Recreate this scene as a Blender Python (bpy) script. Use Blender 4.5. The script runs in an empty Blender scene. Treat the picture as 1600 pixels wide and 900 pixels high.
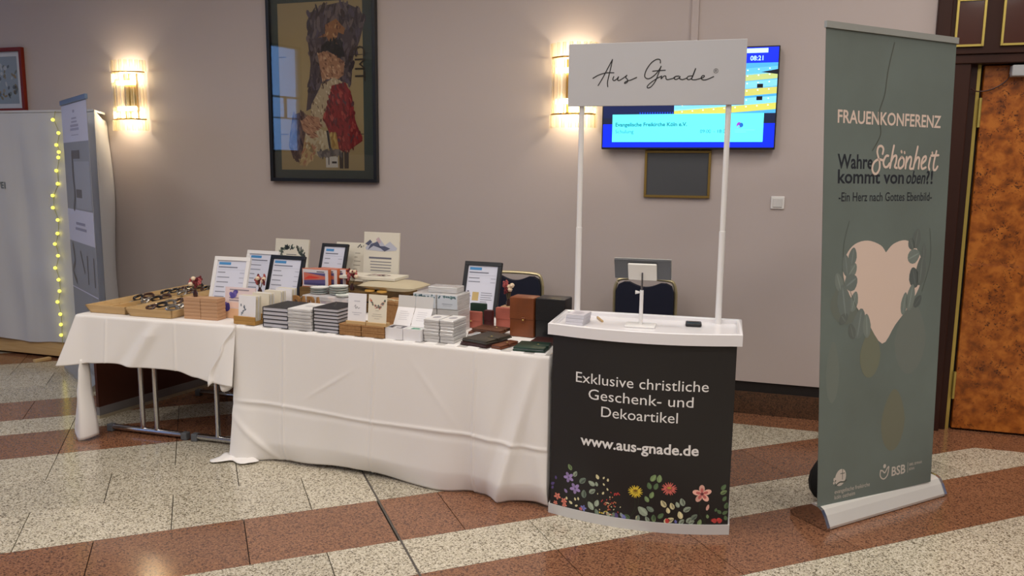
import bpy, bmesh, math, random
from mathutils import Vector, Matrix
random.seed(7)
S = bpy.context.scene
COL = S.collection

# ------------------------------------------------------------------ camera
TH, RO = math.radians(8.21), math.radians(0.65)
fwd = Vector((0, math.cos(TH), -math.sin(TH)))
r0 = Vector((1, 0, 0)); u0 = r0.cross(fwd)
Rv = r0 * math.cos(RO) + u0 * math.sin(RO); Uv = Rv.cross(fwd)
cam_data = bpy.data.cameras.new('camera'); cam = bpy.data.objects.new('camera', cam_data); COL.objects.link(cam)
m = Matrix((Rv, Uv, -fwd)).transposed().to_4x4(); m.translation = Vector((0, 0, 1.55)); cam.matrix_world = m
cam_data.sensor_width = 36.0; cam_data.lens = 27.9; cam_data.clip_start = 0.05
S.camera = cam

# ------------------------------------------------------------------ world, lamps of the foyer, exposure
W = bpy.data.worlds.new('dusk'); S.world = W; W.use_nodes = True
bg = W.node_tree.nodes['Background']; bg.inputs[0].default_value = (0.20, 0.44, 0.95, 1); bg.inputs[1].default_value = 3.5
S.view_settings.view_transform = 'Standard'; S.view_settings.look = 'None'; S.view_settings.gamma = 1.0
S.view_settings.use_curve_mapping = False; S.view_settings.exposure = 0.0
CEIL = 4.0
def area(name, x, y, z, sx, sy, power, col):
    d = bpy.data.lights.new(name, 'AREA'); d.shape = 'RECTANGLE'; d.size = sx; d.size_y = sy; d.energy = power; d.color = col
    o = bpy.data.objects.new(name, d); COL.objects.link(o); o.location = (x, y, z); return o
# recessed ceiling lamps in rows over the foyer
for ix, x in enumerate((-4.2, -2.1, 0.0, 2.1, 4.2)):
    for iy, y in enumerate((-2.6, -0.6, 1.4, 3.4)):
        area('ceiling_lamp', x, y, CEIL - 0.02, 0.6, 0.6, 22, (1.0, 0.93, 0.86)).data.spread = math.radians(165)

# ------------------------------------------------------------------ helpers
def lin(c):
    return tuple(((v / 255) / 12.92 if v / 255 <= 0.04045 else ((v / 255 + 0.055) / 1.055) ** 2.4) for v in c)

MATS = {}
def mat(name, col=(200, 200, 200), rough=0.5, metal=0.0, noise=None, col2=None, bump=None, coat=0.0, emit=None, trans=0.0, alpha=1.0, spec=0.5, stretch=None, sheen=0.0):
    """one principled material; noise=(scale, lo, hi) mixes col with col2, bump=(scale, strength)"""
    if name in MATS: return MATS[name]
    M = bpy.data.materials.new(name); M.use_nodes = True; nt = M.node_tree; N = nt.nodes; L = nt.links
    b = N['Principled BSDF']
    b.inputs['Base Color'].default_value = (*lin(col), 1); b.inputs['Roughness'].default_value = rough; b.inputs['Metallic'].default_value = metal
    b.inputs['Coat Weight'].default_value = coat; b.inputs['Coat Roughness'].default_value = 0.08; b.inputs['Specular IOR Level'].default_value = spec
    b.inputs['Transmission Weight'].default_value = trans; b.inputs['Alpha'].default_value = alpha; b.inputs['Sheen Weight'].default_value = sheen
    if emit: b.inputs['Emission Color'].default_value = (*lin(emit[0]), 1); b.inputs['Emission Strength'].default_value = emit[1]
    vec = None
    if noise or bump:
        tc = N.new('ShaderNodeTexCoord'); mp = N.new('ShaderNodeMapping'); L.new(tc.outputs['Object'], mp.inputs['Vector'])
        if stretch: mp.inputs['Scale'].default_value = stretch
        vec = mp.outputs['Vector']
    if noise:
        t = N.new('ShaderNodeTexNoise'); t.inputs['Scale'].default_value = noise[0]; t.inputs['Detail'].default_value = 5
        r = N.new('ShaderNodeValToRGB'); r.color_ramp.elements[0].position = noise[1]; r.color_ramp.elements[1].position = noise[2]
        r.color_ramp.elements[0].color = (*lin(col), 1); r.color_ramp.elements[1].color = (*lin(col2), 1)
        L.new(vec, t.inputs['Vector']); L.new(t.outputs['Fac'], r.inputs['Fac']); L.new(r.outputs['Color'], b.inputs['Base Color'])
    if bump:
        t = N.new('ShaderNodeTexNoise'); t.inputs['Scale'].default_value = bump[0]; t.inputs['Detail'].default_value = 3
        bm_ = N.new('ShaderNodeBump'); bm_.inputs['Strength'].default_value = bump[1]; bm_.inputs['Distance'].default_value = 0.01
        L.new(vec, t.inputs['Vector']); L.new(t.outputs['Fac'], bm_.inputs['Height']); L.new(bm_.outputs['Normal'], b.inputs['Normal'])
    MATS[name] = M; return M

def granite(name, base, light, dark, rough, coat=0.0):
    M = bpy.data.materials.new(name); M.use_nodes = True; nt = M.node_tree; N = nt.nodes; L = nt.links; b = N['Principled BSDF']
    tc = N.new('ShaderNodeTexCoord'); oi = N.new('ShaderNodeObjectInfo'); ad = N.new('ShaderNodeVectorMath'); ad.operation = 'MULTIPLY_ADD'
    cb = N.new('ShaderNodeCombineXYZ'); L.new(oi.outputs['Random'], cb.inputs[0]); L.new(oi.outputs['Random'], cb.inputs[2])
    ad.inputs[1].default_value = (37, 0, 53); L.new(cb.outputs[0], ad.inputs[0]); L.new(tc.outputs['Object'], ad.inputs[2])
    v = N.new('ShaderNodeTexVoronoi'); v.inputs['Scale'].default_value = 165; L.new(ad.outputs[0], v.inputs['Vector'])
    n = N.new('ShaderNodeTexNoise'); n.inputs['Scale'].default_value = 190; n.inputs['Detail'].default_value = 3; L.new(ad.outputs[0], n.inputs['Vector'])
    n2 = N.new('ShaderNodeTexNoise'); n2.inputs['Scale'].default_value = 3; L.new(ad.outputs[0], n2.inputs['Vector'])
    sx = N.new('ShaderNodeSeparateColor'); L.new(v.outputs['Color'], sx.inputs[0])
    r = N.new('ShaderNodeValToRGB'); e = r.color_ramp.elements
    e[0].position = 0.0; e[0].color = (*lin(dark), 1); e[1].position = 1.0; e[1].color = (*lin(light), 1)
    for p, c in ((0.16, dark), (0.24, base), (0.62, base), (0.8, light)):
        k = e.new(p); k.color = (*lin(c), 1)
    L.new(sx.outputs[0], r.inputs['Fac'])
    r2 = N.new('ShaderNodeValToRGB'); r2.color_ramp.elements[0].position = 0.34; r2.color_ramp.elements[1].position = 0.46
    L.new(n.outputs['Fac'], r2.inputs['Fac'])
    mx = N.new('ShaderNodeMix'); mx.data_type = 'RGBA'; mx.inputs[6].default_value = (*lin(dark), 1); L.new(r2.outputs['Color'], mx.inputs[0]); L.new(r.outputs['Color'], mx.inputs[7])
    hv = N.new('ShaderNodeHueSaturation'); mr = N.new('ShaderNodeMapRange'); mr.inputs[1].default_value = 0.0; mr.inputs[2].default_value = 1.0; mr.inputs[3].default_value = 0.9; mr.inputs[4].default_value = 1.1
    L.new(oi.outputs['Random'], mr.inputs[0]); L.new(mr.outputs[0], hv.inputs['Value']); L.new(mx.outputs[2], hv.inputs['Color']); L.new(hv.outputs[0], b.inputs['Base Color'])
    b.inputs['Roughness'].default_value = rough; b.inputs['Specular IOR Level'].default_value = 0.5
    MATS[name] = M; return M

def attr_mat(name, emission=None, rough=0.6, coat=0.0):
    M = bpy.data.materials.new(name); M.use_nodes = True; nt = M.node_tree; N = nt.nodes; L = nt.links; b = N['Principled BSDF']
    a = N.new('ShaderNodeVertexColor'); a.layer_name = 'Col'; L.new(a.outputs['Color'], b.inputs['Base Color']); b.inputs['Roughness'].default_value = rough
    b.inputs['Coat Weight'].default_value = coat
    if emission: L.new(a.outputs['Color'], b.inputs['Emission Color']); b.inputs['Emission Strength'].default_value = emission
    MATS[name] = M; return M

class Fr:
    """a place in plan: origin, turn; at(u, v, z) is u along its front, v away from the viewer"""
    def __init__(s, o, deg):
        s.a = math.radians(deg); s.o = Vector((o[0], o[1], 0)); s.e = Vector((math.cos(s.a), math.sin(s.a), 0)); s.n = Vector((-math.sin(s.a), math.cos(s.a), 0))
    def at(s, u, v, z=0.0): return s.o + s.e * u + s.n * v + Vector((0, 0, z))

def tag(o, label=None, cat=None, group=None, kind=None):
    for k, v in (('label', label), ('category', cat), ('group', group), ('kind', kind)):
        if v: o[k] = v
    return o

def empty(name, loc=(0, 0, 0), rz=0.0, rx=0.0, label=None, cat=None, group=None):
    o = bpy.data.objects.new(name, None); COL.objects.link(o); o.location = loc; o.rotation_euler = (rx, 0, rz); o.empty_display_size = 0.05
    return tag(o, label, cat, group)

class MB:
    def __init__(s): s.bm = bmesh.new()
    def box(s, x0, y0, z0, x1, y1, z1, bev=0.0, seg=1, M=None):
        r = bmesh.ops.create_cube(s.bm, size=1.0); vs = r['verts']
        for v in vs: v.co = Vector((x0 + (v.co.x + .5) * (x1 - x0), y0 + (v.co.y + .5) * (y1 - y0), z0 + (v.co.z + .5) * (z1 - z0)))
        if bev > 0:
            es = list({e for v in vs for e in v.link_edges}); r = bmesh.ops.bevel(s.bm, geom=es, offset=bev, segments=seg, affect='EDGES', profile=0.5); vs = list({v for f in r['faces'] for v in f.verts} | {v for v in vs if v.is_valid})
        if M is not None: bmesh.ops.transform(s.bm, matrix=M, verts=vs)
        return s
    def prism(s, pts, a, b, axis='z'):
        """closed outline pts (2D) pushed from a to b along axis"""
        f = {'z': lambda p, h: (p[0], p[1], h), 'y': lambda p, h: (p[0], h, p[1]), 'x': lambda p, h: (h, p[0], p[1])}[axis]
        A = [s.bm.verts.new(f(p, a)) for p in pts]; B = [s.bm.verts.new(f(p, b)) for p in pts]; n = len(pts)
        s.bm.faces.new(A); s.bm.faces.new(B[::-1])
        for i in range(n): s.bm.faces.new((A[i], B[i], B[(i + 1) % n], A[(i + 1) % n]))
        return s
    def tube(s, path, r, n=8, closed=False, cap=True, flat=1.0):
        P = [Vector(p) for p in path]; rings = []; R = r if isinstance(r, (list, tuple)) else [r] * len(P)
        for i, p in enumerate(P):
            a = P[i - 1] if (i > 0 or closed) else p; b = P[(i + 1) % len(P)] if (i < len(P) - 1 or closed) else p
            t = (b - a).normalized(); up = Vector((0, 0, 1)) if abs(t.z) < .9 else Vector((1, 0, 0)); x = t.cross(up).normalized(); y = x.cross(t)
            rings.append([s.bm.verts.new(p + x * math.cos(k * 2 * math.pi / n) * R[i] + y * math.sin(k * 2 * math.pi / n) * R[i] * flat) for k in range(n)])
        m_ = len(rings)
        for i in range(m_ if closed else m_ - 1):
            A, B = rings[i], rings[(i + 1) % m_]
            for k in range(n): s.bm.faces.new((A[k], A[(k + 1) % n], B[(k + 1) % n], B[k]))
        if cap and not closed: s.bm.faces.new(rings[0][::-1]); s.bm.faces.new(rings[-1])
        return s
    def lathe(s, prof, n=16, c=(0, 0)):
        rings = [[s.bm.verts.new((c[0] + r * math.cos(k * 2 * math.pi / n), c[1] + r * math.sin(k * 2 * math.pi / n), z)) for k in range(n)] for r, z in prof]
        for A, B in zip(rings, rings[1:]):
            for k in range(n): s.bm.faces.new((A[k], A[(k + 1) % n], B[(k + 1) % n], B[k]))
        s.bm.faces.new(rings[0][::-1]); s.bm.faces.new(rings[-1]); return s
    def ball(s, c, r, sc=(1, 1, 1), n=8, M=None):
        q = bmesh.ops.create_uvsphere(s.bm, u_segments=n, v_segments=max(4, n // 2 + 1), radius=r)
        for v in q['verts']: v.co = Vector((v.co.x * sc[0], v.co.y * sc[1], v.co.z * sc[2]))
        if M is not None: bmesh.ops.transform(s.bm, matrix=M, verts=q['verts'])
        bmesh.ops.translate(s.bm, vec=Vector(c), verts=q['verts']); return s
    def grid(s, rows, thick=0.0):
        V = [[s.bm.verts.new(p) for p in r] for r in rows]
        for A, B in zip(V, V[1:]):
            for k in range(len(A) - 1): s.bm.faces.new((A[k], A[k + 1], B[k + 1], B[k]))
        return s
    def mesh(s, name, m, smooth=False, recalc=True):
        if recalc: bmesh.ops.recalc_face_normals(s.bm, faces=s.bm.faces[:])
        me = bpy.data.meshes.new(name); s.bm.to_mesh(me); s.bm.free(); me.materials.append(m)
        if smooth:
            for p in me.polygons: p.use_smooth = True
            try: me.set_sharp_from_angle(angle=math.radians(40))
            except Exception: pass
        return me
    def build(s, name, m, parent=None, smooth=False, recalc=True, loc=None, rz=None):
        return obj(name, s.mesh(name, m, smooth, recalc), parent, loc, rz)

def obj(name, me, parent=None, loc=None, rz=None):
    o = bpy.data.objects.new(name, me); COL.objects.link(o); o.parent = parent
    if loc is not None: o.location = loc
    if rz is not None: o.rotation_euler.z = rz
    return o

def copy_tree(o, parent=None):
    c = o.copy(); COL.objects.link(c); c.parent = parent
    for ch in o.children: copy_tree(ch, c)
    return c

# ---- flat print: ink shapes laid on a sheet
_tc = {}
def text_shape(body, bold=0.0, shear=0.0):
    k = (body, bold, shear)
    if k not in _tc:
        c = bpy.data.curves.new('t', 'FONT'); c.body = body; c.resolution_u = 3; c.offset = bold; c.shear = shear
        o = bpy.data.objects.new('t', c); COL.objects.link(o); bpy.context.view_layer.update()
        me = bpy.data.meshes.new_from_object(o.evaluated_get(bpy.context.evaluated_depsgraph_get()))
        vs = [(v.co.x, v.co.y) for v in me.vertices]; fs = [list(p.vertices) for p in me.polygons]
        bpy.data.objects.remove(o); bpy.data.curves.remove(c); bpy.data.meshes.remove(me)
        x0 = min(v[0] for v in vs); x1 = max(v[0] for v in vs); y1 = max(v[1] for v in vs)
        _tc[k] = (vs, fs, x0, x1, y1)
    return _tc[k]

def smooth_line(pts, sub=6):
    out = []; n = len(pts)
    for i in range(n - 1):
        p0, p1, p2, p3 = pts[max(i - 1, 0)], pts[i], pts[i + 1], pts[min(i + 2, n - 1)]
        for k in range(sub):
            t = k / sub; out.append(tuple(0.5 * ((2 * b) + (-a + c) * t + (2 * a - 5 * b + 4 * c - d) * t * t + (-a + 3 * b - 3 * c + d) * t ** 3) for a, b, c, d in zip(p0, p1, p2, p3)))
    out.append(tuple(pts[-1])); return out

class Ink:
    def __init__(s): s.p = []
    def poly(s, pts, col, lay=1): s.p.append((list(pts), col, lay)); return s
    def rect(s, x0, y0, x1, y1, col, lay=1): return s.poly([(x0, y0), (x1, y0), (x1, y1), (x0, y1)], col, lay)
    def oval(s, cx, cy, rx, ry, col, lay=1, rot=0.0, n=12, tip=0.0):
        c, q = math.cos(rot), math.sin(rot); P = []
        for k in range(n):
            a = k * 2 * math.pi / n; x = rx * math.cos(a) * (1 - tip * max(0, math.sin(a))); y = ry * math.sin(a); P.append((cx + x * c - y * q, cy + x * q + y * c))
        return s.poly(P, col, lay)
    def blob(s, pts, col, lay=1): return s.poly(smooth_line(list(pts) + [pts[0]], 4)[:-1], col, lay)
    def stroke(s, pts, w, col, lay=1, sub=6):
        P = [Vector(p) for p in (smooth_line(pts, sub) if sub > 1 else pts)]; P = [p for k, p in enumerate(P) if k == 0 or (p - P[k - 1]).length > 1e-6]
        s.n = getattr(s, 'n', 0) + 1; lay += (s.n % 7) * .4; E = []
        for i, p in enumerate(P):
            d = (P[min(i + 1, len(P) - 1)] - P[max(i - 1, 0)]); d = d.normalized() if d.length > 1e-9 else Vector((1, 0)); n = Vector((-d.y, d.x)) * w / 2
            E.append((p - n, p + n))
        for (a, b), (c, d) in zip(E, E[1:]): s.poly([tuple(a), tuple(c), tuple(d), tuple(b)], col, lay)
        for p in (P[0], P[-1]): s.oval(p.x, p.y, w / 2, w / 2, col, lay + .15, 0, 8)
        return s
    def text(s, body, x, y, col, w=None, h=None, bold=0.0, shear=0.0, lay=2, rot=0.0, center=False):
        vs, fs, x0, x1, y1 = text_shape(body, bold, shear)
        sx = w / (x1 - x0) if w else h / 0.7; sy = h / 0.7 if h else sx
        ox = -w / 2 if (center and w) else (-(x1 - x0) * sx / 2 if center else 0); c, q = math.cos(rot), math.sin(rot)
        for f in fs:
            P = []
            for i in f:
                a, b = (vs[i][0] - x0) * sx + ox, vs[i][1] * sy; P.append((x + a * c - b * q, y + a * q + b * c))
            s.poly(P, col, lay)
        return s
    def lines(s, x0, x1, ys, h, col, rnd, lay=2, gap=0.0):
        for y in ys: s.rect(x0, y, x0 + (x1 - x0) * rnd.uniform(.45, 1.0), y + h, col, lay)
        return s
    def build(s, name, parent, mp, m, step=0.0004):
        V = []; F = []; C = []
        for pts, col, lay in s.p:
            i0 = len(V); V += [mp(x, y, lay * step) for x, y in pts]; F.append(list(range(i0, i0 + len(pts)))); C.append((*lin(col), 1.0))
        me = bpy.data.meshes.new(name); me.from_pydata(V, [], F); at_ = me.color_attributes.new('Col', 'FLOAT_COLOR', 'CORNER'); d = []
        for p, c in zip(me.polygons, C): d += list(c) * p.loop_total
        at_.data.foreach_set('color', d); me.materials.append(m); me.update()
        return obj(name, me, parent)
FLAT = lambda x, y, o: (x, -o - 0.0003, y)          # on an upright sheet whose front faces -y
TOP = lambda z: (lambda x, y, o: (x, y, z + o + 0.0002))
ink = attr_mat('printed_ink', rough=0.55); gloss_ink = attr_mat('glossy_print', rough=0.35)
screen_ink = attr_mat('lit_screen', emission=1.0, rough=0.3)
# ---- traced shapes of prints, in metres on their own sheets
LOGO= [[(0.128, 1.954), (0.149, 1.989), (0.172, 2.033), (0.191, 2.069)], [(0.191, 2.069), (0.184, 2.032), (0.175, 1.991), (0.171, 1.967), (0.173, 1.948)], [(0.103, 1.987), (0.129, 2.001), (0.163, 2.01), (0.199, 2.01)], [(0.199, 1.993), (0.195, 1.981), (0.201, 1.975), (0.214, 1.983), (0.221, 1.992), (0.217, 1.978), (0.226, 1.976), (0.245, 1.987), (0.259, 1.998)], [(0.259, 1.998), (0.254, 1.988), (0.263, 1.977), (0.26, 1.966), (0.249, 1.962), (0.255, 1.97), (0.279, 1.977), (0.303, 1.987)], [(0.407, 2.048), (0.405, 2.062), (0.389, 2.064), (0.366, 2.049), (0.346, 2.02), (0.339, 1.994), (0.347, 1.982), (0.363, 1.982), (0.386, 1.998), (0.402, 2.018), (0.411, 2.034)], [(0.411, 2.034), (0.4, 2.002), (0.387, 1.968), (0.369, 1.945), (0.355, 1.94), (0.353, 1.948), (0.369, 1.964), (0.396, 1.982), (0.415, 1.991)], [(0.374, 2.013), (0.4, 2.015), (0.43, 2.016)], [(0.415, 1.991), (0.413, 1.979), (0.424, 1.99), (0.433, 1.99), (0.435, 1.979), (0.443, 1.975), (0.466, 1.98)], [(0.466, 1.98), (0.477, 1.988), (0.493, 1.989), (0.477, 1.988), (0.471, 1.979), (0.48, 1.975), (0.494, 1.983), (0.496, 1.989), (0.495, 1.978), (0.508, 1.974), (0.526, 1.98)], [(0.548, 1.989), (0.532, 1.987), (0.527, 1.978), (0.535, 1.973), (0.549, 1.982), (0.563, 2.022), (0.551, 1.988), (0.548, 1.974), (0.563, 1.972), (0.581, 1.976)], [(0.581, 1.976), (0.597, 1.981), (0.602, 1.988), (0.594, 1.989), (0.588, 1.979), (0.596, 1.971), (0.613, 1.972), (0.642, 1.984)]]
SCH= [[(0.4393, 0.7592), (0.4444, 0.7693), (0.4279, 0.775), (0.4049, 0.7726), (0.3973, 0.7621), (0.4088, 0.7506), (0.4189, 0.7405), (0.4177, 0.7271), (0.3973, 0.718), (0.3744, 0.7195), (0.3629, 0.7286), (0.3744, 0.7405), (0.4062, 0.7472), (0.4444, 0.7458)], [(0.4852, 0.7554), (0.4661, 0.7544), (0.4482, 0.7424), (0.4597, 0.7324), (0.4813, 0.7329), (0.4966, 0.7396)], [(0.5272, 0.7769), (0.517, 0.7602), (0.5017, 0.7305)], [(0.5068, 0.7415), (0.5272, 0.7539), (0.5501, 0.7554), (0.5488, 0.7434), (0.5399, 0.7329), (0.5577, 0.7305)], [(0.5934, 0.7539), (0.5718, 0.7453), (0.5705, 0.7333), (0.587, 0.73), (0.61, 0.7367), (0.6112, 0.7487), (0.5934, 0.7539)], [(0.5883, 0.7659), (0.5909, 0.7635)], [(0.6138, 0.764), (0.6151, 0.7621)], [(0.6329, 0.7539), (0.6265, 0.73)], [(0.6291, 0.7405), (0.6533, 0.7535), (0.6711, 0.7525), (0.6685, 0.7405), (0.6634, 0.7305), (0.6838, 0.7295)], [(0.7207, 0.7765), (0.7067, 0.7549), (0.6915, 0.7295)], [(0.6965, 0.7391), (0.7207, 0.753), (0.7386, 0.7515), (0.7373, 0.7396), (0.7348, 0.73)], [(0.7577, 0.7396), (0.7908, 0.7487), (0.7921, 0.7563), (0.7717, 0.7535), (0.7577, 0.7415), (0.7653, 0.73), (0.7959, 0.7329)], [(0.8303, 0.7539), (0.8201, 0.7362), (0.8277, 0.7286)], [(0.8443, 0.765), (0.8468, 0.763)], [(0.8799, 0.7683), (0.8634, 0.7453), (0.8621, 0.7295), (0.8799, 0.7281), (0.8965, 0.7353)], [(0.8366, 0.7583), (0.899, 0.7597)]]
HEART= [(0.4979, 0.5508), (0.4521, 0.5671), (0.3476, 0.5781), (0.247, 0.5714), (0.1834, 0.5499), (0.1617, 0.5231), (0.1732, 0.4958), (0.2101, 0.468), (0.2814, 0.4349), (0.3616, 0.4052), (0.4966, 0.3501), (0.601, 0.3894), (0.7042, 0.4253), (0.7895, 0.4665), (0.8124, 0.4996), (0.7984, 0.5331), (0.7373, 0.5623), (0.6545, 0.5758), (0.5565, 0.5686)]
BLEAF= [(0.233, 0.5456, 0.0237, 0.0385, 10), (0.1859, 0.5274, 0.0237, 0.0474, -10), (0.2318, 0.5178, 0.0267, 0.0326, 40), (0.2279, 0.4914, 0.0385, 0.037, 60), (0.1324, 0.4929, 0.0237, 0.0415, -20), (0.1757, 0.4507, 0.0385, 0.0741, -10), (0.2534, 0.4493, 0.0237, 0.0444, 15), (0.1745, 0.4143, 0.0296, 0.0207, -40), (0.3018, 0.4, 0.0385, 0.0667, 10), (0.3629, 0.3937, 0.0237, 0.0533, -5), (0.2445, 0.3851, 0.0207, 0.0356, -20), (0.75, 0.5786, 0.0267, 0.0444, 10), (0.7093, 0.5671, 0.0222, 0.0267, -30), (0.7322, 0.5398, 0.0326, 0.0385, 70), (0.8022, 0.5068, 0.0326, 0.0667, 5), (0.7449, 0.4919, 0.0326, 0.0474, -15), (0.7233, 0.4479, 0.0267, 0.0593, 10), (0.6698, 0.4354, 0.0207, 0.0504, 8), (0.7857, 0.4378, 0.0207, 0.0326, 40), (0.8175, 0.547, 0.0148, 0.0415, 0)]
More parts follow.
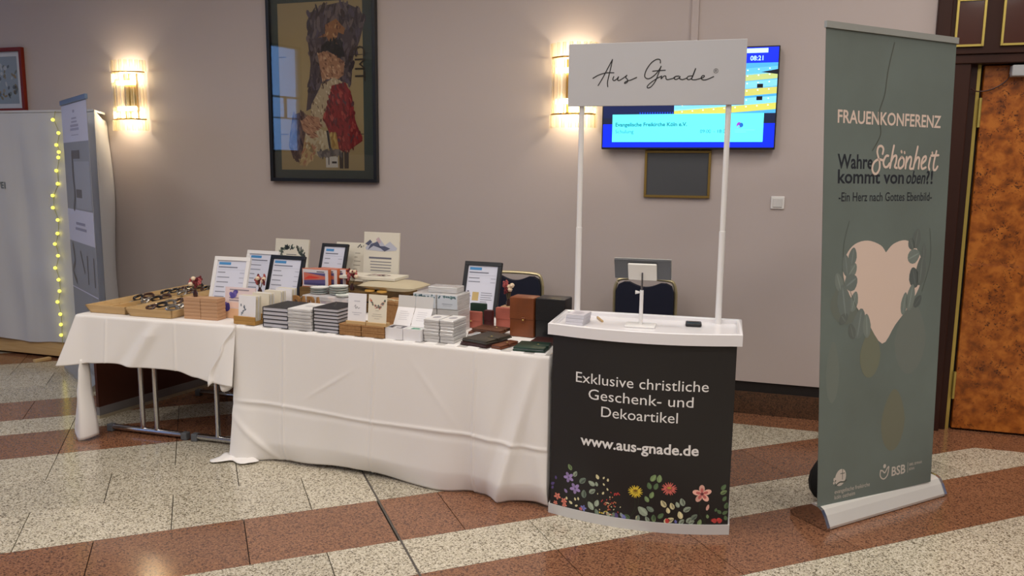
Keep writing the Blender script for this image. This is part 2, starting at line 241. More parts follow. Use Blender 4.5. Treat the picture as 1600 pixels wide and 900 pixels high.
FLOW= [('p5', 0.094, 0.191, 0.0226, 'lil'), ('p5', 0.126, 0.145, 0.0237, 'lil'), ('p5', 0.04, 0.089, 0.0158, 'cor'), ('p5', 0.073, 0.074, 0.0136, 'cor'), ('p5', 0.031, 0.049, 0.0102, 'cor'), ('p5', 0.076, 0.048, 0.0113, 'cor'), ('p5', 0.167, 0.061, 0.0136, 'blu'), ('daisy', 0.4, 0.178, 0.0339, 'yel'), ('daisy', 0.544, 0.204, 0.035, 'pnk'), ('p5b', 0.683, 0.185, 0.0373, 'pal'), ('bud', 0.709, 0.124, 0.0147, 'pal'), ('p5', 0.155, 0.035, 0.0079, 'pnk'), ('rose', 0.543, 0.033, 0.0147, 'red'), ('rose', 0.738, 0.062, 0.017, 'red'), ('rose', 0.759, 0.064, 0.017, 'red'), ('leaf', 0.099, 0.24, 0.0158, 'grn'), ('leaf', 0.125, 0.213, 0.0158, 'sage'), ('leaf', 0.161, 0.189, 0.0203, 'sage2'), ('leaf', 0.203, 0.184, 0.0181, 'sage'), ('leaf', 0.226, 0.185, 0.0113, 'sage'), ('leaf', 0.168, 0.128, 0.0203, 'sage2'), ('leaf', 0.207, 0.148, 0.0181, 'sage'), ('leaf', 0.202, 0.079, 0.0226, 'sage'), ('leaf', 0.229, 0.096, 0.0181, 'sage'), ('leaf', 0.081, 0.124, 0.0113, 'lil'), ('leaf', 0.23, 0.036, 0.0158, 'sage2'), ('leaf', 0.281, 0.032, 0.0136, 'sage'), ('leaf', 0.305, 0.029, 0.0136, 'sage2'), ('leaf', 0.229, 0.219, 0.0124, 'crm'), ('leaf', 0.258, 0.219, 0.0068, 'crm'), ('leaf', 0.277, 0.212, 0.0079, 'crm'), ('leaf', 0.259, 0.189, 0.0068, 'crm'), ('leaf', 0.276, 0.169, 0.0068, 'crm'), ('leaf', 0.257, 0.148, 0.0079, 'crm'), ('leaf', 0.106, 0.074, 0.0102, 'crm'), ('leaf', 0.127, 0.095, 0.0079, 'crm'), ('leaf', 0.142, 0.1, 0.0079, 'crm'), ('leaf', 0.134, 0.065, 0.0079, 'crm'), ('leaf', 0.086, 0.09, 0.0079, 'crm'), ('leaf', 0.475, 0.246, 0.0192, 'grn'), ('leaf', 0.501, 0.245, 0.0192, 'grn'), ('leaf', 0.459, 0.209, 0.017, 'grn2'), ('leaf', 0.488, 0.209, 0.017, 'grn2'), ('leaf', 0.45, 0.147, 0.0158, 'grn'), ('leaf', 0.471, 0.168, 0.017, 'grn'), ('leaf', 0.434, 0.09, 0.0283, 'sage'), ('leaf', 0.466, 0.103, 0.0192, 'sage2'), ('leaf', 0.482, 0.063, 0.017, 'grn2'), ('leaf', 0.513, 0.076, 0.017, 'grn2'), ('leaf', 0.368, 0.057, 0.0147, 'grn2'), ('leaf', 0.342, 0.061, 0.0113, 'sage'), ('leaf', 0.413, 0.046, 0.0124, 'crm'), ('leaf', 0.455, 0.044, 0.0147, 'sage'), ('leaf', 0.522, 0.132, 0.0192, 'crm'), ('leaf', 0.559, 0.124, 0.017, 'crm'), ('leaf', 0.543, 0.103, 0.0147, 'crm'), ('leaf', 0.595, 0.085, 0.0192, 'crm'), ('leaf', 0.553, 0.06, 0.0192, 'crm'), ('leaf', 0.534, 0.048, 0.0124, 'crm'), ('leaf', 0.602, 0.145, 0.0192, 'sage'), ('leaf', 0.582, 0.132, 0.0147, 'sage'), ('leaf', 0.623, 0.113, 0.0192, 'sage'), ('leaf', 0.632, 0.064, 0.0158, 'sage'), ('leaf', 0.654, 0.079, 0.0181, 'sage2'), ('leaf', 0.602, 0.042, 0.0158, 'sage'), ('leaf', 0.644, 0.041, 0.0147, 'sage'), ('leaf', 0.678, 0.05, 0.0158, 'grn'), ('leaf', 0.71, 0.083, 0.0102, 'grn'), ('leaf', 0.772, 0.216, 0.0158, 'grn2'), ('leaf', 0.773, 0.193, 0.0158, 'grn'), ('leaf', 0.778, 0.164, 0.0136, 'grn2'), ('leaf', 0.787, 0.132, 0.0158, 'grn2'), ('leaf', 0.758, 0.104, 0.0124, 'grn2'), ('leaf', 0.744, 0.113, 0.009, 'grn2'), ('leaf', 0.783, 0.1, 0.0136, 'grn2'), ('leaf', 0.791, 0.076, 0.0124, 'grn2'), ('leaf', 0.016, 0.144, 0.0113, 'vio'), ('leaf', 0.031, 0.176, 0.009, 'vio'), ('leaf', 0.015, 0.125, 0.009, 'vio'), ('leaf', 0.319, 0.052, 0.0136, 'vio'), ('leaf', 0.349, 0.03, 0.0158, 'blu'), ('leaf', 0.414, 0.021, 0.017, 'sage2'), ('leaf', 0.577, 0.032, 0.009, 'blu'), ('leaf', 0.485, 0.048, 0.0113, 'grn'), ('leaf', 0.286, 0.096, 0.004, 'org'), ('leaf', 0.275, 0.106, 0.004, 'crm'), ('leaf', 0.243, 0.069, 0.004, 'crm'), ('leaf', 0.291, 0.077, 0.004, 'red'), ('leaf', 0.292, 0.157, 0.004, 'red'), ('leaf', 0.299, 0.052, 0.004, 'red'), ('leaf', 0.289, 0.125, 0.004, 'red'), ('leaf', 0.275, 0.056, 0.004, 'red'), ('leaf', 0.313, 0.094, 0.004, 'org'), ('leaf', 0.27, 0.107, 0.004, 'org'), ('leaf', 0.276, 0.046, 0.004, 'red'), ('leaf', 0.304, 0.11, 0.004, 'red'), ('leaf', 0.3, 0.136, 0.004, 'org'), ('leaf', 0.268, 0.096, 0.004, 'org'), ('leaf', 0.296, 0.091, 0.004, 'crm'), ('leaf', 0.308, 0.097, 0.004, 'red'), ('leaf', 0.251, 0.109, 0.004, 'red'), ('leaf', 0.307, 0.08, 0.004, 'crm'), ('leaf', 0.272, 0.098, 0.004, 'org'), ('leaf', 0.282, 0.084, 0.004, 'red'), ('leaf', 0.274, 0.12, 0.004, 'red'), ('leaf', 0.292, 0.104, 0.004, 'org'), ('leaf', 0.28, 0.074, 0.004, 'org'), ('leaf', 0.326, 0.071, 0.004, 'red'), ('leaf', 0.278, 0.106, 0.004, 'crm'), ('leaf', 0.33, 0.153, 0.004, 'red'), ('leaf', 0.304, 0.108, 0.004, 'org'), ('leaf', 0.288, 0.135, 0.004, 'crm'), ('leaf', 0.281, 0.092, 0.004, 'org'), ('leaf', 0.281, 0.089, 0.004, 'org'), ('leaf', 0.283, 0.105, 0.004, 'crm'), ('leaf', 0.263, 0.099, 0.004, 'red'), ('leaf', 0.315, 0.113, 0.004, 'org'), ('leaf', 0.309, 0.115, 0.004, 'org'), ('leaf', 0.291, 0.103, 0.004, 'org'), ('leaf', 0.232, 0.141, 0.004, 'crm'), ('leaf', 0.255, 0.115, 0.004, 'red'), ('leaf', 0.297, 0.11, 0.004, 'red'), ('leaf', 0.288, 0.135, 0.004, 'org'), ('leaf', 0.268, 0.104, 0.004, 'org'), ('leaf', 0.268, 0.105, 0.004, 'org'), ('leaf', 0.287, 0.054, 0.004, 'org'), ('leaf', 0.279, 0.108, 0.004, 'red'), ('leaf', 0.285, 0.077, 0.004, 'org'), ('leaf', 0.269, 0.096, 0.004, 'red'), ('leaf', 0.336, 0.096, 0.004, 'crm'), ('leaf', 0.276, 0.055, 0.004, 'crm'), ('leaf', 0.257, 0.052, 0.004, 'crm'), ('leaf', 0.278, 0.06, 0.004, 'crm'), ('leaf', 0.253, 0.039, 0.004, 'yel'), ('leaf', 0.269, 0.065, 0.004, 'yel'), ('leaf', 0.256, 0.044, 0.004, 'yel'), ('leaf', 0.294, 0.045, 0.004, 'crm'), ('leaf', 0.29, 0.05, 0.004, 'crm'), ('leaf', 0.264, 0.061, 0.004, 'crm'), ('leaf', 0.276, 0.066, 0.004, 'yel'), ('leaf', 0.243, 0.057, 0.004, 'yel'), ('leaf', 0.263, 0.052, 0.004, 'crm'), ('leaf', 0.289, 0.055, 0.004, 'crm'), ('leaf', 0.245, 0.04, 0.004, 'yel'), ('leaf', 0.322, 0.157, 0.0045, 'red'), ('leaf', 0.319, 0.154, 0.0045, 'red'), ('leaf', 0.313, 0.155, 0.0045, 'red'), ('leaf', 0.325, 0.158, 0.0045, 'red'), ('leaf', 0.308, 0.148, 0.0045, 'red'), ('leaf', 0.318, 0.15, 0.0045, 'red'), ('leaf', 0.309, 0.154, 0.0045, 'red'), ('leaf', 0.322, 0.158, 0.0045, 'red')]
STEM= [[(0.415, 0.149), (0.413, 0.112), (0.4, 0.08), (0.378, 0.055)], [(0.398, 0.147), (0.4, 0.104), (0.386, 0.066)], [(0.552, 0.172), (0.556, 0.142)], [(0.676, 0.148), (0.675, 0.103), (0.691, 0.069), (0.699, 0.045)], [(0.71, 0.107), (0.699, 0.076), (0.703, 0.046)], [(0.207, 0.117), (0.218, 0.063), (0.224, 0.039)], [(0.282, 0.096), (0.268, 0.069)], [(0.168, 0.125), (0.194, 0.072)]]
POST= {'print': [(-0.353, 1.279), (0.366, 1.283), (0.372, 0.087), (-0.343, 0.088)], 'dark': [(-0.103, 1.222), (0.057, 1.273), (0.179, 1.289), (0.315, 1.231), (0.356, 1.156), (0.311, 1.01), (0.257, 0.893), (0.236, 0.699), (0.167, 0.73), (-0.01, 0.719), (-0.068, 0.551), (-0.141, 0.521), (-0.095, 0.859), (-0.117, 1.042)], 'brown': [(-0.261, 0.491), (-0.169, 0.522), (-0.125, 0.459), (-0.147, 0.334), (-0.179, 0.169), (-0.262, 0.168), (-0.299, 0.271)], 'hat': [(-0.003, 0.985), (0.051, 1.02), (0.164, 1.023), (0.191, 0.903), (0.127, 0.905), (0.049, 0.953), (-0.004, 0.947)], 'beast': [(-0.028, 1.046), (0.035, 1.073), (0.033, 1.133), (0.124, 1.174), (0.167, 1.127), (0.196, 1.104), (0.183, 1.06), (0.14, 1.077), (0.124, 1.017), (0.164, 0.986), (0.068, 1.005), (0.043, 1.051)], 'head': [(-0.035, 0.933), (0.031, 0.953), (0.127, 0.909), (0.187, 0.865), (0.176, 0.775), (0.132, 0.746), (0.071, 0.755), (-0.001, 0.737), (-0.016, 0.826)], 'collar': [(-0.01, 0.704), (0.097, 0.759), (0.192, 0.715), (0.077, 0.672), (0.048, 0.55), (0.017, 0.396), (-0.107, 0.459), (-0.095, 0.567)], 'coat': [(0.078, 0.702), (0.193, 0.722), (0.243, 0.623), (0.266, 0.455), (0.324, 0.302), (0.209, 0.233), (0.111, 0.232), (0.035, 0.395), (0.005, 0.458), (0.049, 0.596)], 'vest': [(-0.125, 0.459), (-0.037, 0.396), (0.034, 0.364), (0.058, 0.256), (-0.024, 0.209), (-0.042, 0.185), (-0.141, 0.24), (-0.156, 0.334)], 'hands': [(-0.189, 0.444), (-0.124, 0.49), (-0.034, 0.473), (-0.018, 0.411), (-0.073, 0.365), (-0.047, 0.334), (-0.093, 0.318), (-0.173, 0.381)], 'legs': [(-0.156, 0.334), (-0.103, 0.271), (-0.058, 0.256), (-0.088, 0.169), (-0.144, 0.121), (-0.208, 0.121), (-0.177, 0.24)], 'gold': [(0.061, 0.357), (0.106, 0.364), (0.129, 0.24), (0.067, 0.248)], 'grey': [(-0.059, 0.224), (0.138, 0.24), (0.155, 0.201), (0.03, 0.185), (-0.042, 0.185)], 'box': [(0.015, 0.185), (0.116, 0.19), (0.117, 0.108), (0.017, 0.107)], 't1': [(0.129, 0.209), (0.164, 0.225), (0.162, 0.1), (0.131, 0.1)], 't2': [(0.17, 0.233), (0.208, 0.217), (0.206, 0.101), (0.171, 0.1)], 'cmt': [(0.302, 1.026)]}
# ------------------------------------------------------------------ places in plan
WL = Fr((1.5035, 5.0949), -17.5)     # the long foyer wall
T1 = Fr((-2.491, 4.461), -16.0)      # front edge of the left tables
T2 = Fr((-1.488, 4.174), -21.4)      # front edge of the main tables
CT = Fr((0.184, 3.491), -15.2)       # promotion counter
BN = Fr((1.399, 3.322), 28.6)        # base of the big banner
ST = Fr((0, 0), 21.7)                # direction of the floor stripes
ZT = 0.731
rnd = random.Random(3)

# ------------------------------------------------------------------ materials
wall_paint = mat('wall_paint', (190, 178, 174), 0.75, bump=(260, 0.06))
black_gap = mat('dark_shadow_gap', (28, 22, 20), 0.8)
grey_granite = granite('grey_granite', (190, 181, 160), (212, 204, 186), (112, 103, 87), 0.17)
red_granite = granite('red_granite', (134, 91, 66), (150, 106, 78), (86, 58, 45), 0.17)
plinth_granite = granite('plinth_granite', (88, 62, 44), (104, 74, 54), (54, 40, 32), 0.35)
mortar = mat('floor_bed', (52, 46, 40), 0.9)
dark_wood = mat('dark_mahogany', (44, 22, 16), 0.45, noise=(6, .3, .7), col2=(60, 32, 22), stretch=(1, 1, .1), spec=.3)
brass = mat('polished_brass', (214, 192, 104), 0.3, metal=.65)
chrome = mat('chrome', (205, 205, 208), 0.12, metal=1.0)
silver = mat('brushed_aluminium', (205, 204, 200), 0.35, metal=1.0)
white_plastic = mat('white_plastic', (232, 230, 228), 0.4)
black_plastic = mat('black_plastic', (22, 22, 24), 0.4)
cloth_white = mat('white_cotton', (238, 234, 230), 0.85, bump=(900, 0.04), sheen=.1)
fabric_white = mat('booth_fabric', (200, 202, 208), 0.9, bump=(300, 0.06))
kraft = mat('kraft_card', (166, 124, 78), 0.75, noise=(90, .35, .65), col2=(152, 110, 66))
beech = mat('light_wood', (212, 180, 130), 0.55, noise=(14, .3, .7), col2=(196, 160, 108), stretch=(.25, 1, 6))
bamboo = mat('bamboo', (190, 146, 78), 0.5, noise=(10, .3, .7), col2=(170, 126, 62), stretch=(.3, 1, 8))
oak = mat('block_wood', (198, 158, 122), 0.6, noise=(10, .3, .7), col2=(176, 134, 100), stretch=(.4, 1, 14))
crate_wood = mat('crate_wood', (120, 92, 48), 0.65, noise=(8, .3, .7), col2=(96, 70, 34), stretch=(.3, 1, 10))
paper = mat('white_paper', (236, 234, 236), 0.7); sheet_paper = mat('printed_sheet', (214, 216, 230), 0.6)
cream_paper = mat('cream_card', (228, 220, 200), 0.7)
canvas = mat('canvas_board', (222, 216, 200), 0.85, bump=(700, .1))
tan_cloth = mat('natural_linen', (196, 184, 156), 0.9, bump=(500, .15))
page_edge = mat('page_edges', (214, 212, 218), 0.8, noise=(300, .4, .6), col2=(190, 188, 196), stretch=(.02, .02, 4))
book_cover = mat('charcoal_cover', (40, 40, 44), 0.5)
film = mat('shrink_wrapped_cards', (214, 212, 210), 0.22, noise=(120, .35, .65), col2=(186, 184, 184), stretch=(.1, .1, 3), coat=.6, bump=(60, .35))
frame_black = mat('black_frame', (20, 22, 28), 0.35)
frame_white = mat('white_frame', (236, 234, 232), 0.4)
navy = mat('navy_upholstery', (18, 22, 44), 0.85, bump=(400, .1))
chair_metal = mat('champagne_frame', (200, 188, 150), 0.3, metal=.7)
leather = lambda n, c: mat('leather_' + n, c, 0.42, bump=(220, .12), noise=(7, .35, .7), col2=tuple(int(v * .8) for v in c))
glass_clear = bpy.data.materials.new('picture_glass'); glass_clear.use_nodes = True
_n = glass_clear.node_tree.nodes; _l = glass_clear.node_tree.links; _o = _n['Material Output']; _n.remove(_n['Principled BSDF'])
_t = _n.new('ShaderNodeBsdfTransparent'); _g = _n.new('ShaderNodeBsdfGlossy'); _g.inputs['Roughness'].default_value = 0.02; _f = _n.new('ShaderNodeFresnel'); _f.inputs[0].default_value = 1.5
_x = _n.new('ShaderNodeMixShader'); _l.new(_f.outputs[0], _x.inputs[0]); _l.new(_t.outputs[0], _x.inputs[1]); _l.new(_g.outputs[0], _x.inputs[2]); _l.new(_x.outputs[0], _o.inputs[0])
rod_glass = bpy.data.materials.new('crystal_rod'); rod_glass.use_nodes = True
_n = rod_glass.node_tree.nodes; _l = rod_glass.node_tree.links; _o = _n['Material Output']; _n.remove(_n['Principled BSDF'])
_t = _n.new('ShaderNodeBsdfTransparent'); _t.inputs[0].default_value = (1, .97, .88, 1); _g = _n.new('ShaderNodeBsdfGlossy'); _g.inputs['Roughness'].default_value = 0.15; _g.inputs[0].default_value = (1, .96, .84, 1)
_r = _n.new('ShaderNodeBsdfTranslucent'); _r.inputs[0].default_value = (1, .92, .72, 1)
_lw = _n.new('ShaderNodeLayerWeight'); _lw.inputs[0].default_value = 0.45
_m1 = _n.new('ShaderNodeMixShader'); _m1.inputs[0].default_value = 0.035; _l.new(_t.outputs[0], _m1.inputs[1]); _l.new(_r.outputs[0], _m1.inputs[2])
_m2 = _n.new('ShaderNodeMixShader'); _l.new(_lw.outputs['Facing'], _m2.inputs[0]); _l.new(_m1.outputs[0], _m2.inputs[1]); _l.new(_g.outputs[0], _m2.inputs[2]); _l.new(_m2.outputs[0], _o.inputs[0])
burl = bpy.data.materials.new('burl_veneer'); burl.use_nodes = True
N = burl.node_tree.nodes; L = burl.node_tree.links; b = N['Principled BSDF']; tc = N.new('ShaderNodeTexCoord')
n1 = N.new('ShaderNodeTexNoise'); n1.inputs['Scale'].default_value = 20; n1.inputs['Detail'].default_value = 7; n1.inputs['Distortion'].default_value = .25; L.new(tc.outputs['Object'], n1.inputs['Vector'])
r1 = N.new('ShaderNodeValToRGB'); e = r1.color_ramp.elements; e[0].position = .30; e[0].color = (*lin((116, 60, 16)), 1); e[1].position = .66; e[1].color = (*lin((186, 110, 40)), 1)
k = e.new(.48); k.color = (*lin((158, 86, 26)), 1); L.new(n1.outputs['Fac'], r1.inputs['Fac'])
n2 = N.new('ShaderNodeTexVoronoi'); n2.inputs['Scale'].default_value = 55; n2.inputs['Randomness'].default_value = 1
nd = N.new('ShaderNodeTexNoise'); nd.inputs['Scale'].default_value = 30; nd.inputs['Detail'].default_value = 3; L.new(tc.outputs['Object'], nd.inputs['Vector']); va = N.new('ShaderNodeVectorMath'); va.operation = 'MULTIPLY_ADD'; va.inputs[1].default_value = (.07, .07, .07); L.new(nd.outputs['Color'], va.inputs[0]); L.new(tc.outputs['Object'], va.inputs[2]); L.new(va.outputs[0], n2.inputs['Vector'])
r2 = N.new('ShaderNodeValToRGB'); r2.color_ramp.elements[0].position = .16; r2.color_ramp.elements[1].position = .42; L.new(n2.outputs['Distance'], r2.inputs['Fac'])
n3 = N.new('ShaderNodeTexNoise'); n3.inputs['Scale'].default_value = 9; L.new(tc.outputs['Object'], n3.inputs['Vector'])
r3 = N.new('ShaderNodeValToRGB'); r3.color_ramp.elements[0].position = .42; r3.color_ramp.elements[1].position = .58; L.new(n3.outputs['Fac'], r3.inputs['Fac'])
mxa = N.new('ShaderNodeMath'); mxa.operation = 'SUBTRACT'; mxa.inputs[0].default_value = 1; L.new(r2.outputs['Color'], mxa.inputs[1])
mxb = N.new('ShaderNodeMath'); mxb.operation = 'MULTIPLY'; L.new(mxa.outputs[0], mxb.inputs[0]); L.new(r3.outputs['Color'], mxb.inputs[1])
mx = N.new('ShaderNodeMix'); mx.data_type = 'RGBA'; L.new(mxb.outputs[0], mx.inputs[0]); L.new(r1.outputs['Color'], mx.inputs[6]); mx.inputs[7].default_value = (*lin((66, 26, 8)), 1)
L.new(mx.outputs[2], b.inputs['Base Color']); b.inputs['Roughness'].default_value = .35; b.inputs['Coat Weight'].default_value = .15

# ------------------------------------------------------------------ the setting
def wbox(name, s0, s1, v0, v1, z0, z1, m, parent=None, bev=0.0):
    o = MB().box(s0, v0, z0, s1, v1, z1, bev).build(name, m, parent)
    if parent is None: o.location = WL.o; o.rotation_euler.z = WL.a; o['kind'] = 'structure'
    return o
floor = MB().box(-9, -6.5, -0.10, 9, 9.5, -0.012).build('floor', mortar); tag(floor, 'polished granite floor of grey and red brown stripes', kind='structure')

def clip(poly, p0, n):                      # keep the side where (p - p0).n <= 0
    out = []
    for i in range(len(poly)):
        a, b_ = poly[i], poly[(i + 1) % len(poly)]; da, db = (a - p0).dot(n), (b_ - p0).dot(n)
        if da <= 0: out.append(a)
        if da * db < 0: out.append(a + (b_ - a) * (da / (da - db)))
    return out
BORDER = -0.255
rows = []                                    # (near, far, kind, joint phase)
y = 3.577 - 2.42 * 2; ph = 0
while y < 8.2:
    for w_, kd, p_ in ((.407, 'g', -.16), (.407, 'g', .14), (.406, 'g', -.16), (.45, 'r', -.16), (.305, 'g', -.16), (.445, 'r', .14)):
        rows.append((y, y + w_, kd, p_)); y += w_
rest = {'g': [], 'r': []}; G = 0.0006; GJ = 0.0020
n_tile = 0
for (ya, yb, kd, p_) in rows:
    cuts = [p_ + .6 * k for k in range(-14, 13)]
    cuts = sorted([c for c in cuts if c < .745] + [.75] + [c + .3 for c in cuts if c + .3 > .755])
    for xa, xb in zip(cuts, cuts[1:]):
        cells = [(xa, xb)]
        for a_, b_ in cells:
            if b_ - a_ < .02: continue
            # the long expansion joint runs at .75 across all rows
            a2 = a_ + (.005 if abs(a_ - .75) < .001 else GJ); b2 = b_ - (.005 if abs(b_ - .75) < .001 else GJ)
            pl = [ST.at(a2, ya + G), ST.at(b2, ya + G), ST.at(b2, yb - G), ST.at(a2, yb - G)]
            pl = clip(pl, WL.at(0, BORDER - G), WL.n)
            if len(pl) < 3: continue
            c = sum(pl, Vector()) / len(pl)
            if abs(c.x) > 8 or c.y < -5: continue
            near = any(p.y > 2.3 and abs(p.x) / p.y < .70 for p in pl)
            if near:
                mb = MB(); mb.prism([(p.x, p.y) for p in pl], -0.012, 0.0); o = mb.build('floor_tile', grey_granite if kd == 'g' else red_granite, floor); n_tile += 1
            else: rest[kd].append(pl)
for kd, m_ in (('g', grey_granite), ('r', red_granite)):
    mb = MB()
    for pl in rest[kd]: mb.prism([(p.x, p.y) for p in pl], -0.012, 0.0)
    o = mb.build('floor_tile', m_, floor); o['kind'] = 'stuff'
for k in range(-14, 5):                      # border course along the wall
    s0, s1 = k * .6 + .25, k * .6 + .85
    pl = [WL.at(s0 + G, BORDER + G), WL.at(s1 - G, BORDER + G), WL.at(s1 - G, -.012 if s1 < 1.0 else .3), WL.at(s0 + G, -.012 if s1 < 1.0 else .3)]
    MB().prism([(p.x, p.y) for p in pl], -0.012, 0.0).build('floor_tile', red_granite, floor)
mb = MB()
for d in (-.0040, .0005): mb.prism([tuple(ST.at(.75 + d + w_, yy).xy) for w_, yy in ((0, -1.2), (.0035, -1.2), (.0035, 4.9), (0, 4.9))], -0.012, -.0003)
mb.build('expansion_joint', mat('joint_metal', (112, 106, 100), .5, metal=.5), floor)

DL = 0.995                                   # where the door surround starts
main_wall = wbox('wall_back', -9.0, DL, 0.0, 0.25, 0.215, CEIL, wall_paint); main_wall['label'] = 'long taupe painted foyer wall'
wbox('trim_1', -9.0, DL, 0.012, 0.25, 0.145, 0.215, black_gap)
bb = wbox('baseboard_back', -9.0, DL, -0.012, 0.2, 0.0, 0.145, plinth_granite)
wbox('trim_2', -0.402, -0.360, -0.018, 0.0, 2.30, CEIL, wall_paint)['label'] = 'narrow cable duct running up the wall above the screen'
ceil = MB().box(-9, -6.5, CEIL, 9, 9.5, CEIL + .1).build('ceiling', mat('ceiling_paint', (215, 208, 198), .9)); ceil['kind'] = 'structure'
o = MB().box(9.0, -6.5, 0, 9.1, 9.5, CEIL).build('wall_right', wall_paint); o['kind'] = 'structure'
o = MB().box(-9, -6.6, 0, 9, -6.5, CEIL).build('wall_front', wall_paint); o['kind'] = 'structure'
# glazed side of the foyer, left of the viewer
PAN = [(-.30 + 1.93 * k, .44 + 1.93 * k) for k in range(-3, 4)]
wl_ = MB().box(-9.2, -6.5, 0, -9.0, 9.5, 1.9).box(-9.2, -6.5, 3.86, -9.0, 9.5, CEIL); yy = -6.5
for a_, b_ in PAN: wl_.box(-9.2, yy, 1.9, -9.0, a_, 3.86); yy = b_
wl_.box(-9.2, yy, 1.9, -9.0, 9.5, 3.86); o = wl_.build('wall_left', wall_paint); o['kind'] = 'structure'
for i_, (a_, b_) in enumerate(PAN):
    w_ = empty('window_%d' % (i_ + 1), (-9.05, a_, 1.9)); w_['kind'] = 'structure'; d_ = b_ - a_
    MB().box(-.05, 0, 0, .03, .03, 1.96).box(-.05, d_ - .03, 0, .03, d_, 1.96).box(-.05, .03, 0, .03, d_ - .03, .04).box(-.05, .03, 1.92, .03, d_ - .03, 1.96).box(-.04, .03, 1.0, .02, d_ - .03, 1.03).box(-.04, .03, .62, .02, d_ - .03, .64).box(-.04, d_ / 2 - .012, .64, .02, d_ / 2 + .012, 1.0).build('window_frame', mat('window_frame', (40, 42, 46), .5), w_)
    MB().box(-.012, .03, .04, -.008, d_ - .03, 1.92).build('pane', glass_clear, w_)
MB().box(-16, -6.5, -.1, -9.1, 9.5, -.02).build('ground_outside', mat('outside_paving', (70, 72, 78), .9))['kind'] = 'structure'

# ---- door surround and door
wbox('wall_door_side', 2.9, 6.0, 0.0, 0.25, 0.0, CEIL, wall_paint)
ds = empty('door_frame', WL.o, WL.a); tag(ds, 'dark mahogany door surround with brass lined panels', kind='structure')
MB().box(DL, -.03, 0, 1.07, .2, CEIL, .004).box(1.07, 0.01, 0, 1.20, .2, 2.22, .004).box(1.20, .06, 0, 1.245, .2, 2.22, .003).build('jamb', dark_wood, ds)
MB().box(2.55, -.03, 0, 2.90, .2, CEIL, .004).build('jamb', dark_wood, ds)
MB().box(1.07, 0.0, 2.21, 2.55, .2, 2.262, .004).box(1.07, -.012, 2.262, 2.55, .2, CEIL, .003).build('lintel', dark_wood, ds)
MB().box(1.246, .085, 0.0, 1.268, .11, 2.21).build('brass_strip', brass, ds)
MB().box(1.245, .12, 0, 2.55, .2, 2.22).build('door_rebate', black_gap, ds)
for a_, b_ in ((1.098, 1.238), (1.335, 1.86), (1.95, 2.45)):
    MB().box(a_, -.019, 2.31, b_, -.012, 2.56).build('panel', mat('mahogany_panel', (70, 32, 20), .25, coat=.5), ds)
    MB().box(a_, -.027, 2.302, b_, -.013, 2.314).box(a_, -.027, 2.556, b_, -.013, 2.568).box(a_ - .006, -.027, 2.302, a_ + .006, -.013, 2.568).box(b_ - .006, -.027, 2.302, b_ + .006, -.013, 2.568).build('brass_bead', brass, ds)
dr = empty('door_1', WL.o, WL.a); tag(dr, 'burl veneered door with brass hinges', kind='structure')
MB().box(1.283, .075, .012, 2.53, .118, 2.205, .003).build('door_leaf', burl, dr)
for z in (.20, 1.85):
    MB().tube([(1.275, .068, z), (1.275, .068, z + .17)], .009, 10).build('hinge', brass, dr, smooth=True)
MB().tube([(2.42, .075, 1.05), (2.42, .02, 1.05), (2.30, .02, 1.05)], .011, 8).build('handle', brass, dr, smooth=True)
dc = MB().box(1.41, .01, 2.135, 1.68, .072, 2.198, .006, 2).build('door_closer', mat('closer_grey', (176, 178, 180), .45)); dc.location = WL.o; dc.rotation_euler.z = WL.a
tag(dc, 'grey box shaped door closer at the top of the burl door', 'door closer')
MB().tube([(1.50, .04, 2.198), (1.52, .03, 2.212), (1.60, -.03, 2.214), (1.72, .0, 2.212)], .008, 6).build('closer_arm', mat('closer_dark', (60, 60, 62), .4), dc, smooth=True)
ca = MB().tube([tuple(p) for p in smooth_line([(1.205, .004, 2.07), (1.24, .03, 2.055), (1.30, .06, 2.06), (1.36, .062, 2.085), (1.40, .06, 2.12), (1.412, .055, 2.15)], 5)], .004, 6).build('door_cable', mat('cable_brown', (60, 32, 30), .5), smooth=True)
ca.location = WL.o; ca.rotation_euler.z = WL.a; tag(ca, 'thin dark cable looping from the door frame to the closer', 'cable')

# ------------------------------------------------------------------ on the wall
def on_wall(name, s, z, label, cat, group=None): return empty(name, WL.at(s, 0, z), WL.a, 0, label, cat, group)
def bars(x0, z0, x1, z1, w, y0, y1, bev=.002):
    return MB().box(x0, y0, z0, x1, y1, z0 + w, bev).box(x0, y0, z1 - w, x1, y1, z1, bev).box(x0, y0, z0 + w, x0 + w, y1, z1 - w, bev).box(x1 - w, y0, z0 + w, x1, y1, z1 - w, bev)
